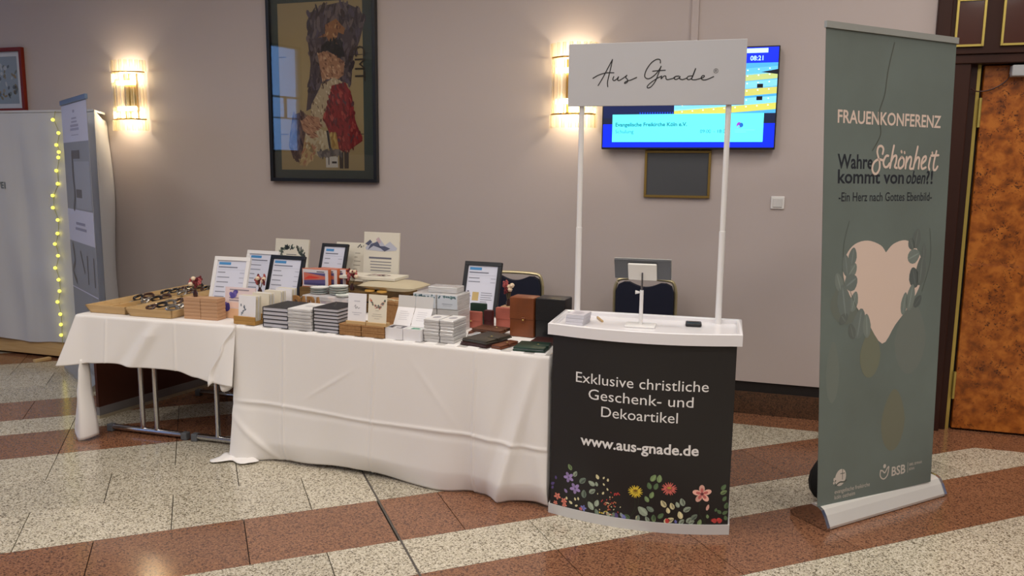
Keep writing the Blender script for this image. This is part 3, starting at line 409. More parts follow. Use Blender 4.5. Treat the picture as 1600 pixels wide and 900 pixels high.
# large poster
p = on_wall('framed_poster', -3.055, 1.472, 'tall black framed poster of a figure in a red coat', 'picture')
bars(-.449, 0, .449, 1.40, .026, -.045, -.002).build('frame', frame_black, p)
MB().box(-.425, -.012, .022, .425, -.003, 1.378).build('mat_board', mat('grey_green_mat', (74, 84, 80), .8), p)
k_ = Ink(); q = POST
k_.poly([(-.40 + .035, 1.30), (.335, 1.30), (.335, q['print'][2][1]), (-.365, q['print'][3][1])], (176, 156, 112), 1)
def inside(P, x, y):
    c = False
    for (x1, y1), (x2, y2) in zip(P, P[1:] + P[:1]):
        if (y1 > y) != (y2 > y) and x < (x2 - x1) * (y - y1) / (y2 - y1) + x1: c = not c
    return c
def paint(nm, base, pal, n_, lay, rx=.010, ry=.024, tilt=0.0):          # brush dabs over a ground colour
    P = q[nm]; k_.poly(P, base, lay); xs = [a for a, _ in P]; ys = [b_ for _, b_ in P]
    for _ in range(n_):
        a, b_ = rnd.uniform(min(xs), max(xs)), rnd.uniform(min(ys), max(ys))
        if inside(P, a, b_): k_.oval(a, b_, rx * rnd.uniform(.5, 1.3), ry * rnd.uniform(.5, 1.3), rnd.choice(pal), lay + rnd.uniform(.1, .8), tilt + rnd.uniform(-.5, .5), 7)
paint('dark', (84, 70, 74), [(70, 58, 66), (104, 90, 94), (58, 46, 52), (120, 104, 100), (92, 80, 96), (66, 50, 44)], 420, 2, .014, .040)
paint('brown', (98, 74, 64), [(84, 60, 54), (120, 92, 80), (72, 50, 50), (130, 104, 84)], 120, 2, .008, .030)
paint('beast', (160, 108, 60), [(186, 130, 76), (130, 80, 44), (204, 160, 104), (112, 66, 40)], 60, 4, .007, .014)
paint('hat', (34, 30, 32), [(24, 22, 24), (50, 44, 46)], 50, 4)
paint('head', (172, 126, 94), [(196, 152, 118), (146, 100, 72), (210, 172, 136), (120, 80, 58), (186, 140, 104)], 110, 4, .007, .014, .4)
paint('collar', (186, 168, 136), [(206, 192, 160), (164, 144, 114), (216, 204, 176), (110, 84, 66), (92, 70, 58)], 170, 5, .006, .013, .3)
paint('coat', (138, 34, 36), [(120, 26, 30), (160, 48, 46), (104, 22, 26), (150, 40, 40), (96, 56, 62), (178, 76, 66)], 260, 6, .010, .026, .2)
paint('vest', (200, 186, 152), [(216, 206, 176), (176, 156, 120), (190, 170, 130)], 80, 6, .008, .018)
paint('legs', (198, 170, 118), [(214, 190, 140), (170, 136, 90), (186, 130, 98)], 70, 6, .007, .020, -.3)
paint('hands', (180, 134, 102), [(150, 100, 76), (204, 160, 126), (128, 84, 64), (196, 148, 114)], 90, 7, .005, .018, 1.0)
paint('gold', (190, 156, 84), [(206, 178, 104), (160, 124, 60)], 20, 7); paint('grey', (116, 108, 104), [(96, 90, 88), (136, 128, 122)], 30, 7); k_.poly(q['box'], (220, 216, 206), 3)
bt = [(q['gold'][0][0] - .035, q['gold'][0][1] + .02), (q['gold'][0][0] - .018, q['gold'][0][1] + .02), (q['gold'][3][0] - .005, q['gold'][3][1]), (q['gold'][3][0] - .022, q['gold'][3][1])]; k_.poly(bt, (52, 48, 56), 8)
for nm in ('t1', 't2'): k_.poly(q[nm], (70, 58, 50), 4)
bx = q['box'][3]; k_.rect(bx[0] + .02, bx[1] + .02, bx[0] + .028, bx[1] + .09, (60, 56, 54), 4); k_.rect(bx[0] + .05, bx[1] + .03, bx[0] + .09, bx[1] + .045, (60, 56, 54), 4)
k_.text('CMT', q['cmt'][0][0] - .03, q['cmt'][0][1] - .05, (58, 48, 40), h=.085, rot=-math.pi / 2, lay=9)
for y_ in (q['dark'][7][1] - .35, q['dark'][6][1] + .02): k_.rect(-.365, y_, -.30, y_ + .005, (50, 44, 40), 4); k_.rect(.25, y_, .335, y_ + .005, (50, 44, 40), 4)
k_.build('print', p, lambda x, y, o: (x, -.0125 - o, y), ink, .0006)
MB().box(-.424, -.034, .025, .424, -.031, 1.375).build('glass', glass_clear, p)
# red framed picture at the far left
p = on_wall('red_framed_picture', -6.22, 2.02, 'red framed picture above the white fabric booth', 'picture')
bars(-.33, 0, .33, .53, .03, -.035, -.002).build('frame', mat('red_frame', (118, 38, 24), .5, spec=.2), p)
MB().box(-.31, -.01, .02, .31, -.003, .51).build('mat_board', mat('pale_mat', (206, 210, 216), .8), p)
k_ = Ink(); k_.rect(-.25, .07, .25, .46, (140, 150, 158), 1)
for i in range(90): k_.oval(rnd.uniform(-.235, .235), rnd.uniform(.09, .40), rnd.uniform(.008, .025), rnd.uniform(.008, .02), rnd.choice([(112, 116, 104), (128, 118, 90), (96, 100, 104), (150, 140, 120), (176, 178, 180), (140, 120, 84)]), 2, rnd.uniform(0, 3), 7)
k_.oval(.02, .33, .012, .02, (236, 236, 230), 3)
k_.build('print', p, lambda x, y, o: (x, -.0105 - o, y), ink)
# wall lamps: three tiers of crystal rods around two bulbs
bulb = mat('warm_bulb', (255, 220, 150), .4, emit=((255, 240, 205), 7)); lamp_gold = mat('lamp_brass', (190, 150, 80), .3, metal=1.0)
rod_long = MB().tube([(0, 0, 0), (0, 0, .36)], .0125, 8).mesh('glass_rod', rod_glass, True); rod_short = MB().tube([(0, 0, 0), (0, 0, .088)], [.0125, .0125], 8).mesh('glass_rod', rod_glass, True)
def sconce(s, z, label):
    L_ = on_wall('wall_lamp', s, z, label, 'wall lamp', 'crystal rod wall lamps')
    MB().box(-.06, -.02, .10, .06, -.001, .45, .004).build('back_plate', lamp_gold, L_)
    n = 11
    for i in range(n):
        a = math.pi * (i / (n - 1)); x_, y_ = -.145 * math.cos(a), -.02 - .085 * math.sin(a)
        obj('glass_rod', rod_short, L_, (x_ * 1.06, y_ * 1.06, 0)); obj('glass_rod', rod_long, L_, (x_, y_, .094)); obj('glass_rod', rod_short, L_, (x_ * 1.06, y_ * 1.06, .460))
    for zz in (.090, .457):
        MB().tube([(-.148 * math.cos(math.pi * i / 16), -.02 - .088 * math.sin(math.pi * i / 16), zz) for i in range(17)], .006, 6).build('ring', lamp_gold, L_, smooth=True)
    for zz in (.175, .375):
        MB().tube([(-.085, -.055, zz), (-.05, -.06, zz), (.05, -.06, zz), (.085, -.055, zz)], .017, 8).build('bulb', bulb, L_, smooth=True)
        d = bpy.data.lights.new('lamp_glow', 'POINT'); d.energy = 5.0; d.color = (1.0, .86, .62); d.shadow_soft_size = .03
        o = bpy.data.objects.new('lamp_glow', d); COL.objects.link(o); o.parent = L_; o.location = (0, -.070, .125 if zz < .2 else .425)
sconce(-4.80, 1.855, 'glowing crystal wall lamp between the fabric booth and the large poster')
sconce(-1.155, 1.855, 'glowing crystal wall lamp partly hidden by the white header board')
# screen
tv = on_wall('wall_screen', -.405, 1.716, 'flat wall screen showing blue event schedule behind the white header board', 'screen')
MB().box(-.545, -.06, 0, .545, -.012, .626, .004, 2).build('screen_body', black_plastic, tv); MB().box(-.2, -.012, .15, .2, -.0005, .45).build('bracket', black_plastic, tv)
k_ = Ink(); k_.rect(-.537, .012, .537, .618, (8, 40, 235), 1)
k_.rect(-.537, .16, .537, .222, (22, 30, 56), 2); k_.rect(-.537, .222, .537, .525, (70, 160, 220), 2)
k_.rect(-.537, .20, -.08, .40, (20, 30, 70), 3)
for i in range(14): k_.rect(-.30 + i * .016, .17, -.292 + i * .016, .235, (20, 60, 190), 4)
for y0, c_ in ((.235, (196, 196, 90)), (.275, (120, 200, 240)), (.33, (190, 190, 100)), (.375, (120, 196, 236)), (.42, (176, 190, 120)), (.455, (90, 180, 226))):
    k_.poly([(-.08, y0 - .035), (.537, y0 + .01), (.537, y0 + .05), (-.08, y0 + .012)], c_, 4)
    for i in range(9): k_.oval(-.03 + i * .065, y0 + i * .0045, .005, .004, (240, 255, 255), 5, 0, 6)
for x_, y_ in ((.42, .30), (.42, .375)): k_.rect(x_, y_, x_ + .035, y_ + .024, (14, 16, 24), 6)
k_.poly([(.44, .47), (.537, .485), (.537, .455)], (14, 18, 30), 6)
k_.rect(-.475, .046, .470, .222, (96, 232, 246), 7); k_.rect(.345, .585, .475, .612, (190, 226, 250), 7)
k_.text('08:21', .372, .540, (190, 245, 255), w=.076, h=.028, bold=.01, lay=8)
k_.text('Evangelische Freikirche Köln e.V.', -.455, .146, (6, 120, 140), w=.46, h=.024, bold=.028, lay=8)
k_.text('Schulung', -.455, .102, (6, 120, 140), w=.12, h=.024, lay=8); k_.text('09:00', .088, .102, (6, 120, 140), w=.066, h=.022, lay=8); k_.text('- 18:00', .172, .102, (6, 120, 140), w=.086, h=.022, lay=8)
k_.oval(.325, .150, .016, .018, (146, 60, 190), 8); k_.oval(.338, .150, .012, .014, (30, 100, 190), 9); k_.oval(.322, .142, .007, .007, (96, 232, 246), 10); k_.rect(.30, .118, .42, .121, (120, 180, 196), 8); k_.rect(.30, .106, .37, .109, (120, 180, 196), 8)
k_.build('display', tv, lambda x, y, o: (x, -.0602 - o, y), screen_ink, .0001)
# small dark panel in a gold frame under the screen
p = on_wall('framed_notice_board', -.455, 1.405, 'small dark grey board in a gold frame below the wall screen', 'notice board')
bars(-.212, 0, .212, .305, .016, -.02, -.001).build('frame', mat('dull_gold', (150, 124, 66), .4, metal=.6), p); MB().box(-.2, -.012, .012, .2, -.002, .293).build('panel', mat('slate_panel', (72, 74, 78), .6), p)
p = on_wall('light_switch', .176, 1.346, 'white light switch on the wall beside the grey banner', 'switch')
MB().box(-.041, -.009, 0, .041, -.0005, .08, .003).build('plate', white_plastic, p); MB().box(-.028, -.014, .012, .028, -.009, .068, .002).build('rocker', mat('rocker_white', (214, 212, 210), .35), p)
# ------------------------------------------------------------------ promotion counter
def bulge(u, over=0.0): return -(.072 + over) * (1 - ((u - .40) / .40) ** 2) - over
cu = empty('promotion_counter', CT.at(0, 0), CT.a, 0, 'white and black promotion counter with tall white header board', 'counter')
def outline(d, n=28, back=.345):
    P = [(u, bulge(u) - d) for u in [i * .80 / n for i in range(n + 1)]]; P = [(x + (-d if x < .4 else d) * (abs(x - .4) > .38), y_) for x, y_ in P]
    return P + [(.80 + d, back + d), (-d, back + d)]
MB().prism(outline(.004), 0, .045).build('foot_plinth', mat('plinth_white', (208, 206, 204), .45), cu)
pan = MB(); nn = 40
fr_ = [[(u, bulge(u), z) for u in [.003 + i * .794 / nn for i in range(nn + 1)]] for z in (.045, .845)]
pan.grid(fr_); pan.grid([[(.003, bulge(.003), z), (.003, .20, z), (.003, .33, z)] for z in (.845, .045)]); pan.grid([[(.797, bulge(.797), z), (.797, .20, z), (.797, .33, z)] for z in (.045, .845)])
panel = pan.build('graphic_panel', mat('black_graphic', (34, 32, 32), .45), cu, smooth=True, recalc=False)
tr = MB(); n = 28; o_out = outline(.018); o_in = outline(-.006); N_ = len(o_out)
lev = [[(x, y_, .842) for x, y_ in o_out], [(x, y_, .890) for x, y_ in o_out], [(x, y_, .893) for x, y_ in outline(.014)], [(x, y_, .893) for x, y_ in outline(.002)], [(x, y_, .888) for x, y_ in o_in], [(x, y_, .872) for x, y_ in o_in]]
V = [[tr.bm.verts.new(p_) for p_ in lv] for lv in lev]
for A, B in zip(V, V[1:]):
    for i in range(N_): tr.bm.faces.new((A[i], A[(i + 1) % N_], B[(i + 1) % N_], B[i]))
tr.bm.faces.new(V[-1]); tr.bm.faces.new(V[0][::-1])
tr.build('tray_top', mat('tray_white', (236, 234, 236), .18), cu, smooth=True)
for u in (.05, .712): MB().tube([(u, .322, .872), (u, .322, 1.30), (u, .322, 1.301), (u, .322, 1.90)], [.0145, .0145, .0125, .0125], 12).build('pole', white_plastic, cu, smooth=True)
hb = MB().box(-.012, .296, 1.862, .778, .310, 2.142, .001).build('header_board', mat('board_white', (190, 190, 193), .6), cu)
for u in (.03, .692): MB().box(u, .31, 1.88, u + .04, .33, 1.97).build('clip', white_plastic, cu)
k_ = Ink()
for st in LOGO: k_.stroke(st, .0044, (20, 18, 20), 1, 8)
k_.text('®', .640, 1.998, (60, 58, 60), h=.020, lay=1)
k_.build('lettering', hb, lambda x, y, o: (x, .2955 - o, y), ink, .0001)
def on_panel(x, y, o): return (x, bulge(x) - .0008 - o, y)
k_ = Ink(); Wt = (238, 236, 234)
k_.text('Exklusive christliche', .118, .640, Wt, w=.572, h=.047); k_.text('Geschenk- und', .178, .570, Wt, w=.452, h=.047); k_.text('Dekoartikel', .238, .498, Wt, w=.330, h=.047)
k_.text('www.aus-gnade.de', .146, .357, Wt, w=.515, h=.046, bold=.022)
k_.build('lettering', panel, on_panel, ink, .0002)
k_ = Ink(); r_ = random.Random(5)
CL = dict(lil=(150, 130, 178), cor=(206, 122, 104), blu=(116, 118, 180), yel=(212, 186, 62), pnk=(204, 106, 96), pal=(226, 176, 160), red=(196, 70, 66), grn=(128, 152, 104), grn2=(92, 118, 82), sage=(158, 172, 152), sage2=(118, 134, 118), crm=(222, 214, 168), vio=(92, 76, 132), org=(206, 132, 96))
for st in STEM: k_.stroke(st, .0022, (46, 56, 42), 1, 5)
for t, x, z, s_, c in FLOW:
    if not (.012 < x < .788) or z < .055: z = max(z, .055); x = min(max(x, .014), .786)
    col = CL[c]; dk = tuple(int(v * .72) for v in col); lt = tuple(min(255, int(v * 1.12)) for v in col)
    if t == 'leaf':
        a = r_.uniform(-1.1, 1.1); k_.oval(x, z, s_ * .62, s_ * .95, col, 2, a, 10, .35)
        if s_ > .014: k_.oval(x + s_ * .15 * math.cos(a), z + s_ * .15 * math.sin(a), s_ * .22, s_ * .8, dk if r_.random() < .6 else lt, 3, a, 8, .3)
    elif t in ('p5', 'p5b'):
        a0 = r_.uniform(0, 1.2)
        for i in range(5):
            a = a0 + i * 2 * math.pi / 5; rr = s_ * .62; k_.oval(x + math.cos(a) * rr, z + math.sin(a) * rr, s_ * .33, s_ * .5, col if i % 2 else lt, 3, a - math.pi / 2, 10)
            if t == 'p5b': k_.oval(x + math.cos(a) * rr * .7, z + math.sin(a) * rr * .7, s_ * .17, s_ * .30, (206, 112, 108), 4, a - math.pi / 2, 8)
        k_.oval(x, z, s_ * .2, s_ * .2, (116, 56, 60) if t == 'p5b' else dk, 5, 0, 8)
    elif t == 'daisy':
        for ring, (nn_, rr, cc) in enumerate(((18, 1.0, col), (14, .7, lt), (10, .42, tuple(int(v * .86) for v in col)))):
            for i in range(nn_):
                a = i * 2 * math.pi / nn_ + ring * .2 + r_.uniform(-.08, .08); k_.oval(x + math.cos(a) * rr * s_ * .6, z + math.sin(a) * rr * s_ * .5 - s_ * .05, s_ * .08, s_ * .34 * rr + s_ * .06, cc, 3 + ring, a - math.pi / 2, 7)
        k_.oval(x, z + s_ * .08, s_ * .26, s_ * .15, (128, 92, 30) if c == 'yel' else (198, 160, 74), 7, 0, 9)
    elif t == 'bud': k_.oval(x, z, s_ * .45, s_, col, 3, -.25, 9, .3)
    else:
        for i in range(4): k_.oval(x + r_.uniform(-.3, .3) * s_, z + r_.uniform(-.25, .25) * s_, s_ * .55, s_ * .5, (col, dk, lt)[i % 3], 3 + i, r_.uniform(0, 3), 9)
k_.build('flower_print', panel, on_panel, ink, .00012)

# ---- things on the counter
ZC = .872
x = empty('tablet_stand', CT.at(.375, .145, ZC), CT.a, 0, 'white stand holding a grey tablet, seen from behind, on the counter', 'tablet stand')
MB().box(-.068, -.05, 0, .068, .05, .010, .004, 2).build('base', white_plastic, x)
MB().tube([(0, 0, .010), (0, 0, .165)], .0085, 12).build('lower_tube', white_plastic, x, smooth=True); MB().tube([(0, .0, .165), (0, .0, .245)], .0045, 10).build('rod', chrome, x, smooth=True)
MB().tube([(-.009, 0, .155), (-.028, 0, .155)], [.004, .009], 10).build('knob', white_plastic, x, smooth=True)
Mt = Matrix.Translation((0, 0, .248)) @ Matrix.Rotation(math.radians(28), 4, 'X')
MB().box(-.064, -.004, -.045, .064, .008, .042, .004, 2, M=Mt).build('holder', mat('holder_white', (226, 224, 218), .45), x)
tb = MB().box(-.126, .010, -.048, .126, .018, .056, .003, 2, M=Mt).build('tablet', mat('tablet_grey', (86, 88, 92), .35, metal=.6), x)
MB().box(-.128, .018, -.049, .128, .021, .059, .001, M=Mt).build('tablet_rim', silver, tb)
x = empty('card_stack', CT.at(.09, .13, ZC), CT.a - .12, 0, 'small stack of white leaflets at the left end of the counter', 'leaflets')
for i in range(3): MB().box(-.041 + .002 * i, -.062, .016 * i, .041 + .002 * i, .062, .016 * i + .0152, .001).build('leaflet_bundle', page_edge, x)
k_ = Ink(); k_.rect(-.036, -.058, .043, .058, (214, 208, 214), 1); k_.lines(-.02, .03, [-.03 + .014 * i for i in range(5)], .004, (150, 146, 152), rnd); k_.build('print', x, TOP(.0474), ink)
x = empty('pen', CT.at(.175, .235, ZC + .0055), CT.a + 1.95, 0, 'short wooden pen lying on the white counter', 'pen')
MB().tube([(-.055, 0, 0), (.045, 0, 0)], .0052, 10).build('barrel', mat('pen_wood', (190, 158, 108), .5), x, smooth=True); MB().tube([(.045, 0, 0), (.055, 0, 0)], [.0054, .004], 10).build('cap', mat('pen_tip', (60, 62, 58), .3), x, smooth=True)
x = empty('card_reader', CT.at(.605, .235, ZC), CT.a + .05, 0, 'small black card terminal lying on the counter', 'card reader')
MB().box(-.036, -.036, 0, .036, .036, .017, .007, 3).build('body', mat('reader_black', (24, 24, 28), .35), x, smooth=True); MB().box(-.024, -.004, .0168, .024, .022, .0182, .0005).build('display', mat('reader_glass', (34, 36, 42), .1), x)

# ------------------------------------------------------------------ big roll-up banner
ba = empty('rollup_banner', BN.at(0, 0), 0, 0, 'tall grey green roll-up banner with a peach heart and eucalyptus leaves', 'banner')
O = BN.at(0, 0); loc = lambda p_: Vector(p_) - O
prof = [(-.002, .004), (-.004, .016), (.018, .060), (.034, .082), (.052, .090), (.088, .092), (.094, .088), (.160, .052), (.196, .022), (.196, .004)]
cs = [(v, z) for v, z in prof]
def cass(u0_, u1_, k=1.0):
    mb = MB(); c0 = Vector((.09, .04))
    P = [((v - c0.x) * k + c0.x, max(.001, (z - c0.y) * k + c0.y)) for v, z in cs]
    A = [[mb.bm.verts.new(BN.at(u_, v, z) - O) for v, z in P] for u_ in (u0_, u1_)]; n_ = len(P)
    mb.bm.faces.new(A[0]); mb.bm.faces.new(A[1][::-1])
    for i in range(n_): mb.bm.faces.new((A[0][i], A[1][i], A[1][(i + 1) % n_], A[0][(i + 1) % n_]))
    return mb
cas = cass(.018, .836).build('cassette', mat('satin_silver', (222, 220, 214), .38, metal=.25), ba)
for a_, b_ in ((0, .018), (.836, .853)): cass(a_, b_, 1.05).build('end_cap', chrome, cas)
BL, BR, TL, TR = [loc(p_) for p_ in ((1.375, 3.372, .083), (2.056, 3.707, .083), (1.252, 3.312, 2.150), (1.975, 3.671, 2.150))]
nb = ((BR - BL).cross(TL - BL)).normalized()
def sheet(a, t, o=0.0): return tuple((BL * (1 - a) + BR * a) * (1 - t) + (TL * (1 - a) + TR * a) * t + nb * o)
g = MB(); g.grid([[sheet(i / 10, j / 24) for i in range(11)] for j in range(25)]); sh = g.build('banner_sheet', None or mat('banner_green', (112, 124, 119), .55, noise=(1.6, .35, .7), col2=(100, 109, 103)), ba, smooth=True, recalc=False)
g = MB(); g.grid([[sheet(i / 10, j / 24, -.0015) for i in range(11)] for j in range(25)]); g.build('banner_back', mat('banner_reverse', (150, 150, 148), .7), ba, recalc=False)
mb = MB(); ex = (TR - TL).normalized(); up = Vector((0, 0, 1)); dy = nb
for a_, b_ in (((TL - ex * .004), (TR + ex * .006)),):
    c_ = []
    for p_ in (a_, b_): c_.append([mb.bm.verts.new(p_ + dy * d_ + up * h_) for d_, h_ in ((.007, -.004), (.007, .022), (-.007, .022), (-.007, -.004))])
    mb.bm.faces.new(c_[0]); mb.bm.faces.new(c_[1][::-1])
    for i in range(4): mb.bm.faces.new((c_[0][i], c_[1][i], c_[1][(i + 1) % 4], c_[0][(i + 1) % 4]))
mb.build('top_rail', mat('rail_grey', (168, 170, 164), .4, metal=.3), ba)
mid = (BL + BR) / 2 - nb * .02; midt = (TL + TR) / 2 - nb * .012
MB().tube([mid, mid.lerp(midt, .5), midt], .009, 8).build('support_pole', silver, ba, smooth=True)
k_ = Ink(); r_ = random.Random(11); Bk = (36, 40, 48); Pe = (226, 204, 190); SW, SH = .765, 2.07       # all in metres on the sheet
for x_, y_, rx, ry, c in ((.40, .33, .065, .11, (120, 124, 106)), (.74, .355, .105, .17, (116, 124, 118)), (.62, .17, .08, .15, (116, 118, 101)), (.10, .30, .04, .14, (116, 125, 118)), (.20, .45, .10, .10, (111, 119, 111))):
    k_.oval(x_ * SW, y_ * SH, rx, ry, c, 1, 0, 24, .3)
k_.stroke([(.50 * SW, .985 * SH), (.46 * SW, .93 * SH), (.44 * SW, .88 * SH), (.40 * SW, .84 * SH), (.42 * SW, .80 * SH), (.36 * SW, .765 * SH)], .005, (80, 84, 76), 2)
k_.poly(smooth_line([(x_ * SW, y_ * SH) for x_, y_ in HEART + [HEART[0]]], 4)[:-1], Pe, 3)
for x_, y_, a_, b_, rt in BLEAF:
    c = r_.choice([(102, 110, 106), (124, 134, 128), (90, 98, 96), (114, 124, 120)]); rt = math.radians(-rt)
    k_.oval(x_ * SW, y_ * SH, a_ * 1.05, b_ * 1.05, c, 4 + r_.randrange(3), rt, 14, .25); k_.oval(x_ * SW, y_ * SH, a_ * .12, b_ * .95, tuple(int(v * 1.15) for v in c), 7, rt, 8)
for P in ([(.20, .62), (.16, .56), (.20, .49), (.30, .42)], [(.86, .60), (.88, .53), (.82, .46)]): k_.stroke([(a * SW, b * SH) for a, b in P], .003, (88, 96, 90), 3.6)
def btext(s, x, y, x1, h, c, **kw): k_.text(s, x * SW, y * SH, c, w=(x1 - x) * SW, h=h * SH, **kw)
btext('FRAUENKONFERENZ', .094, .8185, .905, .0255, Pe, bold=.018)
btext('Wahre', .10, .728, .367, .0285, Bk, bold=.02); btext('kommt von', .105, .698, .62, .0275, Bk, bold=.02); btext('oben', .64, .698, .80, .0275, Bk, bold=.015, shear=.25); btext('?!', .805, .698, .862, .0275, Bk, bold=.02)
btext('-Ein Herz nach Gottes Ebenbild-', .115, .661, .862, .0185, Bk, bold=.008)
for st in SCH: k_.stroke([(a * SW, b * SH) for a, b in st], .0105, Pe, 8, 6)
Lg = (206, 198, 188); Dk = (86, 92, 84); cx_, cy_ = .185 * SW, .060 * SH
k_.oval(cx_, cy_, .034, .041, Lg, 5, -.35, 18); k_.rect(cx_ + .010, cy_ - .012, cx_ + .0135, cy_ + .040, Dk, 6); k_.rect(cx_ - .002, cy_ + .016, cx_ + .027, cy_ + .0195, Dk, 6)
k_.stroke([(cx_ - .030, cy_ - .034), (cx_ - .005, cy_ - .022), (cx_ + .022, cy_ - .024), (cx_ + .036, cy_ - .018)], .007, Dk, 6); k_.oval(cx_ - .038, cy_ - .004, .007, .009, Lg, 7); k_.oval(cx_ - .041, cy_ - .020, .006, .007, Lg, 7); k_.oval(cx_ - .031, cy_ - .011, .0035, .004, Dk, 8)
btext('evangelische freikirche', .140, .0245, .437, .0095, Lg); btext('köln ostheim', .140, .0115, .312, .0095, Lg)
k_.stroke([(a * SW, b * SH) for a, b in [(.528, .056), (.526, .044), (.542, .036), (.566, .034), (.592, .042), (.600, .060), (.588, .058), (.566, .048), (.545, .054), (.530, .055)]], .0065, Lg, 5); k_.oval(.562 * SW, .0640 * SH, .0095, .0105, Lg, 5)
btext('BSB', .628, .0365, .752, .0215, Lg, bold=.02); k_.rect(.772 * SW, .036 * SH, .775 * SW, .061 * SH, Lg, 5); btext('BIBEL SEMINAR', .788, .0515, .905, .006, Lg); btext('BONN', .788, .0405, .835, .006, Lg)
def bmap(x, y, o): return sheet(x / SW, y / SH, .0003 + o)
k_.build('banner_print', sh, bmap, ink, .00008)
# black bag standing behind the banner
bg_ = MB(); bg_.ball((0, 0, .115), .115, (.5, 1.1, 1.0), 14); x = bg_.build('carry_bag', mat('bag_black', (16, 16, 18), .8), smooth=True)
x.location = (1.540, 3.665, 0); x.rotation_euler.z = BN.a - 1.57; tag(x, 'black carry bag on the floor behind the left edge of the grey banner', 'bag')
for v in x.data.vertices: v.co.z = max(v.co.z, 0.0)

# ------------------------------------------------------------------ chairs by the wall
def chair(s, label):
    c = empty('upholstered_chair', WL.at(s, -.18), WL.a, 0, label, 'chair', 'navy chairs against the wall')
    MB().box(-.21, -.43, .41, .21, .0, .48, .025, 3).build('seat', navy, c, smooth=True)
    # backrest: panel with a curved grip cut out at the top
    P = [(-.186, .50), (-.186, .80), (-.17, .845), (-.135, .862)] + [(-.10 + .2 * i / 10, .862 - .030 * math.sin(math.pi * i / 10)) for i in range(11)] + [(.135, .862), (.17, .845), (.186, .80), (.186, .50)]
    MB().prism(P, -.045, .0, 'y').build('backrest', navy, c)
    fp = [(-.198, -.02, 0), (-.198, -.02, .80), (-.185, -.02, .855), (-.15, -.02, .880), (0, -.02, .886), (.15, -.02, .880), (.185, -.02, .855), (.198, -.02, .80), (.198, -.02, 0)]
    MB().tube(smooth_line(fp[1:-1], 4), .011, 8).build('back_frame', chair_metal, c, smooth=True)
    for sx in (-1, 1):
        MB().tube([(sx * .198, .03, 0), (sx * .198, -.02, .45), (sx * .198, -.02, .80)], .011, 8).build('leg', chair_metal, c, smooth=True)
        MB().tube([(sx * .19, -.41, 0), (sx * .19, -.40, .42)], .011, 8).build('leg', chair_metal, c, smooth=True)
    return c
chair(-.61, 'navy chair with pale metal frame behind the promotion counter')
chair(-1.495, 'navy chair with pale metal frame behind the leather goods')

# ------------------------------------------------------------------ folding tables
def table(F, u, label, fx=(.065, .585), lx=(.295, .392)):
    t = empty('folding_table', F.at(u, .02), F.a, 0, label, 'table', 'folding tables under white cloths')
    MB().box(0, 0, .700, .69, 1.10, .722, .004).build('table_top', mat('table_laminate', (120, 84, 56), .5), t)
    for v in (.12, .92):
        MB().tube([(fx[0] + .01, v, .028), (fx[1] - .01, v, .028)], .017, 10).build('foot', chrome, t, smooth=True)
        for xx in fx: MB().box(xx - .02, v - .02, 0, xx + .02, v + .02, .045, .006, 2).build('foot_cap', mat('cap_grey', (96, 98, 102), .5), t)
        for xx in lx: MB().tube([(xx, v, .04), (xx, v, .700)], .0145, 10).build('leg', chrome, t, smooth=True)
    return t
table(T1, .005, 'folding table with chrome legs at the far left end under the short cloth'); table(T1, .705, 'folding table with chrome legs where the two white cloths meet', fx=(-.045, .50), lx=(.109, .40))
for u in (.360, 1.052): table(T2, u, 'folding table wholly hidden by the floor length white cloth')
bd = empty('standing_board', T1.at(-.17, .30), T1.a, 0, 'dark brown board with grey edge standing on the floor under the left table', 'board')
ba_ = math.radians(80); bd.rotation_euler.z = T1.a + ba_
MB().box(0, .0, .075, 1.35, .022, .66).build('panel', mat('board_brown', (74, 34, 18), .45), bd); MB().box(0, -.004, .022, 1.35, .026, .075).build('edge_strip', mat('edge_grey', (128, 124, 124), .5), bd); MB().box(0, .0, .0, 1.35, .022, .022).build('foot_strip', mat('edge_cream', (190, 178, 152), .6), bd)

# ------------------------------------------------------------------ table cloths
def interp(tab, u):
    if u <= tab[0][0]: return tab[0][1]
    for (a, p_), (b_, q_) in zip(tab, tab[1:]):
        if u <= b_: t = (u - a) / (b_ - a); t = t * t * (3 - 2 * t); return p_ + (q_ - p_) * t
    return tab[-1][1]
gs = lambda x, w: math.exp(-(x / w) ** 2)
R_ = .012                                                            # rounding over the table edge
